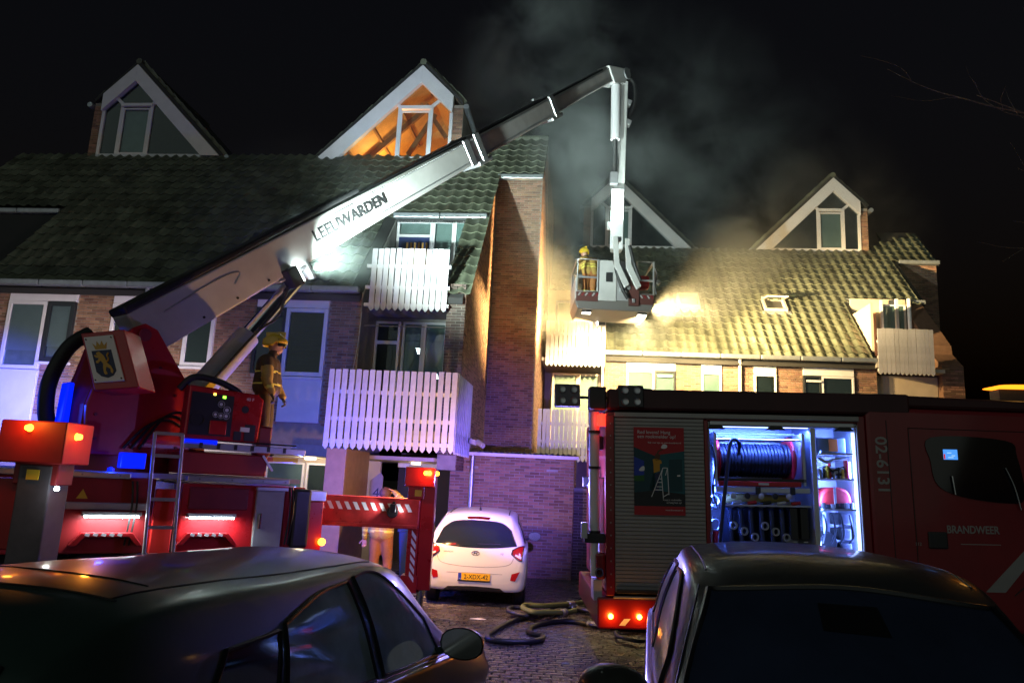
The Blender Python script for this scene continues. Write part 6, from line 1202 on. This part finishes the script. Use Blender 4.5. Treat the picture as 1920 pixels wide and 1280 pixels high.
# firefighter in the cage
seg = [((-.09, .0, .95), (-.10, .0, .52), .115, .085, T_), ((-.10, .0, .52), (-.10, .0, .14), .085, .075, tb), ((-.10, 0, .1), (-.10, .12, .06), .06, .05, B_), ((.10, .0, .95), (.10, .02, .52), .115, .085, T_), ((.10, .02, .52), (.10, .0, .14), .085, .075, tb), ((.10, 0, .1), (.10, .12, .06), .06, .05, B_),
       ((-.08, 0, .98), (.08, 0, .98), .14, .14, T_), ((-.08, 0, 1.0), (-.12, .08, 1.33), .155, .13, bands(J, H_, [(.2, .34), (.5, .6)])), ((.08, 0, 1.0), (.06, .08, 1.33), .155, .13, bands(J, H_, [(.2, .34), (.5, .6)])), ((-.19, .09, 1.37), (.14, .09, 1.36), .10, .10, J), ((-.05, .1, 1.42), (-.10, .13, 1.52), .065, .06, K), ((-.13, .15, 1.58), (-.14, .16, 1.62), .095, .095, S_),
       ((.17, .09, 1.37), (.36, .10, 1.22), .09, .075, bands(J, H_, [(.5, .8)])), ((.36, .10, 1.22), (.34, .28, 1.12), .07, .05, bands(J, H_, [(.5, .8)])), ((-.22, .09, 1.36), (-.27, .16, 1.12), .085, .07, J), ((-.27, .16, 1.12), (-.24, .36, 1.06), .066, .05, J)]
F3 = person('person', 'firefighter in helmet leaning over the rail inside the hanging rescue cage', (CX - .62, CY - .30, 6.66), R(10), seg); F3.scale = (.95, .95, .88)
fingers(F3, (.34, .28, 1.12), (0, 1, -.2), (0, 0, 1), 1, m_glove, 1.1); fingers(F3, (-.24, .36, 1.06), (0, 1, -.2), (0, 0, 1), -1, m_glove, 1.1); headbits(F3, (-.135, .155, 1.6), (-.3, 1, -.2)); helmet(F3, (-.14, .15, 1.64), (-.4, 1, -.15), m_helm)
# ------------------------------------------------------------------ hoses on the paving
HOSES = [('fire_hose', 'black fire hose looping across the wet paving in a wide bend', m_hose, .045, [(2.4, 11.1), (1.72, 11.22), (1.35, 11.33), (1.1, 11.48), (0.82, 11.4), (0.53, 11.04), (0.42, 10.7), (0.46, 10.42), (0.59, 10.30), (0.52, 10.02), (0.32, 9.88), (-0.02, 9.86), (-0.13, 10.1), (-0.04, 10.58), (0.16, 11.18), (0.4, 11.64), (0.78, 12.11), (1.24, 12.65), (1.67, 13.44), (2.4, 14.2)], 0),
 ('fire_hose', 'black fire hose coiled under the yellow hose', m_hose, .042, [(2.3, 12.3), (1.54, 12.23), (1.19, 12.48), (0.87, 12.24), (0.51, 11.49), (0.32, 11.45), (0.14, 11.72), (0.20, 12.05), (0.42, 12.02), (0.62, 11.55), (0.80, 11.74), (0.95, 12.2), (1.73, 13.6), (2.4, 13.9)], .07),
 ('fire_hose', 'yellow-green fire hose bending back on itself on the paving', mat('hose_green', (.15, .18, .04), .6, bump=.5, bscale=60), .048, [(2.3, 13.7), (1.64, 13.1), (1.14, 12.47), (0.69, 12.04), (0.42, 11.95), (0.36, 11.66), (0.50, 11.32), (0.72, 11.40), (0.95, 11.52), (1.12, 11.78), (1.15, 12.02), (1.0, 12.12)], .13),
 ('fire_hose', 'grey fire hose running straight under the fire engine', mat('hose_grey', (.10, .10, .10), .55), .040, [(2.6, 12.0), (1.6, 12.35), (1.1, 12.7), (.9, 12.9), (1.3, 13.2), (2.4, 13.5)], .02),
 ('fire_hose', 'thin black hose ring lying under the engine bumper', m_hose, .03, [(2.6, 10.9), (1.9, 11.0), (1.66, 10.9), (1.60, 10.47), (1.84, 10.2), (2.1, 10.5), (2.13, 11.0), (1.8, 11.1), (1.4, 11.2), (1.2, 11.6)], .03)]
for nm, lb, m_, r_, pts, dz in HOSES:
    r_ *= .8; n = len(pts); o = MB().tube([(x, y, .018 + r_ + dz * (max(0, math.sin(math.pi * i / (n - 1))) ** .5)) for i, (x, y) in enumerate(pts)], r_, 10, 7).build(nm, m_, smooth=True); tag(o, lb, 'hose', 'hoses on the paving')
    for k_ in (2, n - 4):
        a_, b_ = Vector(pts[k_]), Vector(pts[k_ + 1]); d_ = (b_ - a_).normalized(); z_ = .018 + r_ + dz * (max(0, math.sin(math.pi * k_ / (n - 1))) ** .5); MB().lathe([(r_ * 1.05, -.07), (r_ * 1.3, -.06), (r_ * 1.3, -.01), (r_ * 1.15, 0), (r_ * 1.3, .01), (r_ * 1.3, .06), (r_ * 1.05, .07)], (a_.x, a_.y, z_), (d_.x, d_.y, 0), 14).build('coupling', m_alu, o, smooth=True)
o = MB().prism(blob([(-.42, 11.5), (-.25, 11.45), (-.18, 11.52), (-.3, 11.58)], 4), 'z', .02, .024).build('paper_scrap', m_white, fix=True); tag(o, 'small pale scrap of paper lying on the paving', 'litter')
o = MB().prism(blob([(.74, 8.98), (.80, 8.95), (.84, 9.0), (.78, 9.04)], 4), 'z', .02, .026).build('leaf', mat('leaf_dull', (.2, .2, .22), .5), fix=True); tag(o, 'pale fallen leaf lying on the wet paving', 'leaf')
# ------------------------------------------------------------------ blue bin and bicycle shapes under the balcony
BN = thing('wheelie_bin', 'blue wheeled bin standing behind the outrigger', 'bin', (-1.62, 14.6, .016), (0, 0, R(-6)))
MB().add([(-.22, -.25, .08), (.22, -.25, .08), (.22, .25, .08), (-.22, .25, .08), (-.28, -.32, 1.0), (.28, -.32, 1.0), (.28, .32, 1.0), (-.28, .32, 1.0)], [(0, 3, 2, 1), (4, 5, 6, 7), (0, 1, 5, 4), (1, 2, 6, 5), (2, 3, 7, 6), (3, 0, 4, 7)]).build('bin_body', mat('bin_blue', (.02, .05, .22), .45), BN, bevel=.02)
MB().prism([(-.36, 1.0), (.34, 1.0), (.32, 1.05), (-.30, 1.09)], 'x', -.3, .3).build('lid', mat('bin_blue_lid', (.02, .045, .2), .4), BN, fix=True, bevel=.015); MB().cyl((-.26, .36, 1.0), (.26, .36, 1.0), .016).build('handle', m_bplas, BN)
for x in (-.26, .22): MB().cyl((x, .26, .1), (x + .05, .26, .1), .1, n=18).build('wheel', m_blk, BN)
# ------------------------------------------------------------------ bare tree beyond the engine, branches reaching over
TR = thing('bare_tree', 'bare tree reaching thin leafless branches in over the fire engine', 'tree', (9.7, 10.4, 0))
m_bark = mat('bark', (.13, .11, .09), .85, var=.25, bump=.6, bscale=30)
TP = [(8.6, 10.2, 0), (8.5, 10.1, 2.5), (8.3, 9.9, 4.8), (8.2, 9.7, 6.6), (8.0, 9.6, 9.0), (7.9, 9.5, 11)]
MB().tube([Vector(p) - Vector((8.6, 10.2, 0)) for p in TP], lambda t: .16 - .13 * t, 10, 4).build('trunk', m_bark, TR, smooth=True)
rnd = random.Random(11); cw = MB()
def branch(p, d, l, r, dep):
    P = [p]; q = Vector(p); dd = Vector(d).normalized()
    for i in range(5): dd = (dd + Vector((rnd.gauss(0, .14), rnd.gauss(0, .14), rnd.gauss(.02, .12)))).normalized(); q = q + dd * l / 5; P.append(q.copy())
    cw.tube(P, lambda t: r * (1 - .75 * t), 5, 2)
    if dep:
        for i in (1, 2, 3, 4):
            if rnd.random() < .85: s = Vector((rnd.gauss(-.2, .8), rnd.gauss(0, .6), rnd.gauss(.2, .7))); branch(P[i], dd * .7 + s * .7, l * rnd.uniform(.35, .6), r * .5, dep - 1)
O_ = Vector((8.6, 10.2, 0))
for s, e in (((8.2, 9.7, 6.4), (5.1, 9.0, 7.7)), ((8.2, 9.7, 6.9), (5.9, 9.0, 8.6)), ((8.1, 9.7, 7.6), (6.0, 9.2, 9.2)), ((8.3, 9.9, 5.2), (6.0, 9.0, 6.6)), ((8.0, 9.6, 9.0), (8.8, 10, 12)), ((8.2, 9.7, 7), (10.5, 10.5, 9))):
    s = Vector(s); e = Vector(e); branch(s - O_, e - s, (e - s).length * .95, .022, 2)
cw.build('crown', m_bark, TR, smooth=True)
# ------------------------------------------------------------------ smoke drifting off the roofs round the cage
def smoke(name, label, x0, x1, y0, y1, z0, z1, ctrs, dens, scale, col):
    o = MB().box(x0, x1, y0, y1, z0, z1).build(name, None); tag(o, label, 'smoke', kind='stuff'); m = bpy.data.materials.new(name); m.use_nodes = True; t = m.node_tree; n = t.nodes; L = t.links; n.clear()
    out = n.new('ShaderNodeOutputMaterial'); pv = n.new('ShaderNodeVolumePrincipled'); pv.inputs['Color'].default_value = (*col, 1); pv.inputs['Anisotropy'].default_value = .25; L.new(pv.outputs[0], out.inputs['Volume'])
    g = n.new('ShaderNodeNewGeometry'); no = n.new('ShaderNodeTexNoise'); no.inputs['Scale'].default_value = scale; no.inputs['Detail'].default_value = 4; no.inputs['Roughness'].default_value = .6; no.inputs['Distortion'].default_value = .8; L.new(g.outputs['Position'], no.inputs['Vector'])
    mr = n.new('ShaderNodeMapRange'); mr.inputs[1].default_value = .44; mr.inputs[2].default_value = .72; mr.inputs[3].default_value = 0; mr.inputs[4].default_value = 1; L.new(no.outputs[0], mr.inputs[0]); tot = None
    for c, r, w in ctrs:
        s = n.new('ShaderNodeVectorMath'); s.operation = 'SUBTRACT'; s.inputs[1].default_value = c; L.new(g.outputs['Position'], s.inputs[0]); dv = n.new('ShaderNodeVectorMath'); dv.operation = 'DIVIDE'; dv.inputs[1].default_value = r; L.new(s.outputs[0], dv.inputs[0])
        le = n.new('ShaderNodeVectorMath'); le.operation = 'LENGTH'; L.new(dv.outputs[0], le.inputs[0]); q = n.new('ShaderNodeMapRange'); q.interpolation_type = 'SMOOTHSTEP'; q.inputs[1].default_value = 0; q.inputs[2].default_value = 1; q.inputs[3].default_value = w; q.inputs[4].default_value = 0; L.new(le.outputs[1], q.inputs[0])
        if tot is None: tot = q.outputs[0]
        else: a = n.new('ShaderNodeMath'); a.operation = 'ADD'; L.new(tot, a.inputs[0]); L.new(q.outputs[0], a.inputs[1]); tot = a.outputs[0]
    mu = n.new('ShaderNodeMath'); mu.operation = 'MULTIPLY'; L.new(mr.outputs[0], mu.inputs[0]); L.new(tot, mu.inputs[1]); m2 = n.new('ShaderNodeMath'); m2.operation = 'MULTIPLY'; m2.inputs[1].default_value = dens; L.new(mu.outputs[0], m2.inputs[0]); L.new(m2.outputs[0], pv.inputs['Density'])
    o.data.materials.clear(); o.data.materials.append(m); return o
smoke('smoke', 'thin pale smoke drifting up past the hanging arm and the cage', -2.5, 12.5, 17.0, 27.5, 3.2, 16.5, [((1.6, 19.8, 10), (2.4, 3.0, 4.2), 1.5), ((.5, 19.8, 14), (2.8, 3.0, 3.2), 1.3), ((.7, 20.3, 7.6), (1.5, 2.0, 2.2), 1.2), ((4.3, 20.4, 6.9), (2.4, 1.6, 1.5), .26), ((9.5, 22, 9.5), (3.5, 4, 4), .12), ((3, 20.5, 10), (8, 5, 7), .30), ((6, 21, 10.5), (4, 3, 3.2), .35)], .52, .5, (.84, .93, .92))

smoke('glare', 'faint volume added as glare round the boom floodlight', -6.4, -1.2, 10.6, 15.2, 3.6, 8.6, [((-3.7, 12.3, 5.7), (2.4, 2.2, 2.4), 1.0)], .11, .3, (.85, 1, .95))  # small volume added to imitate the floodlight's glare
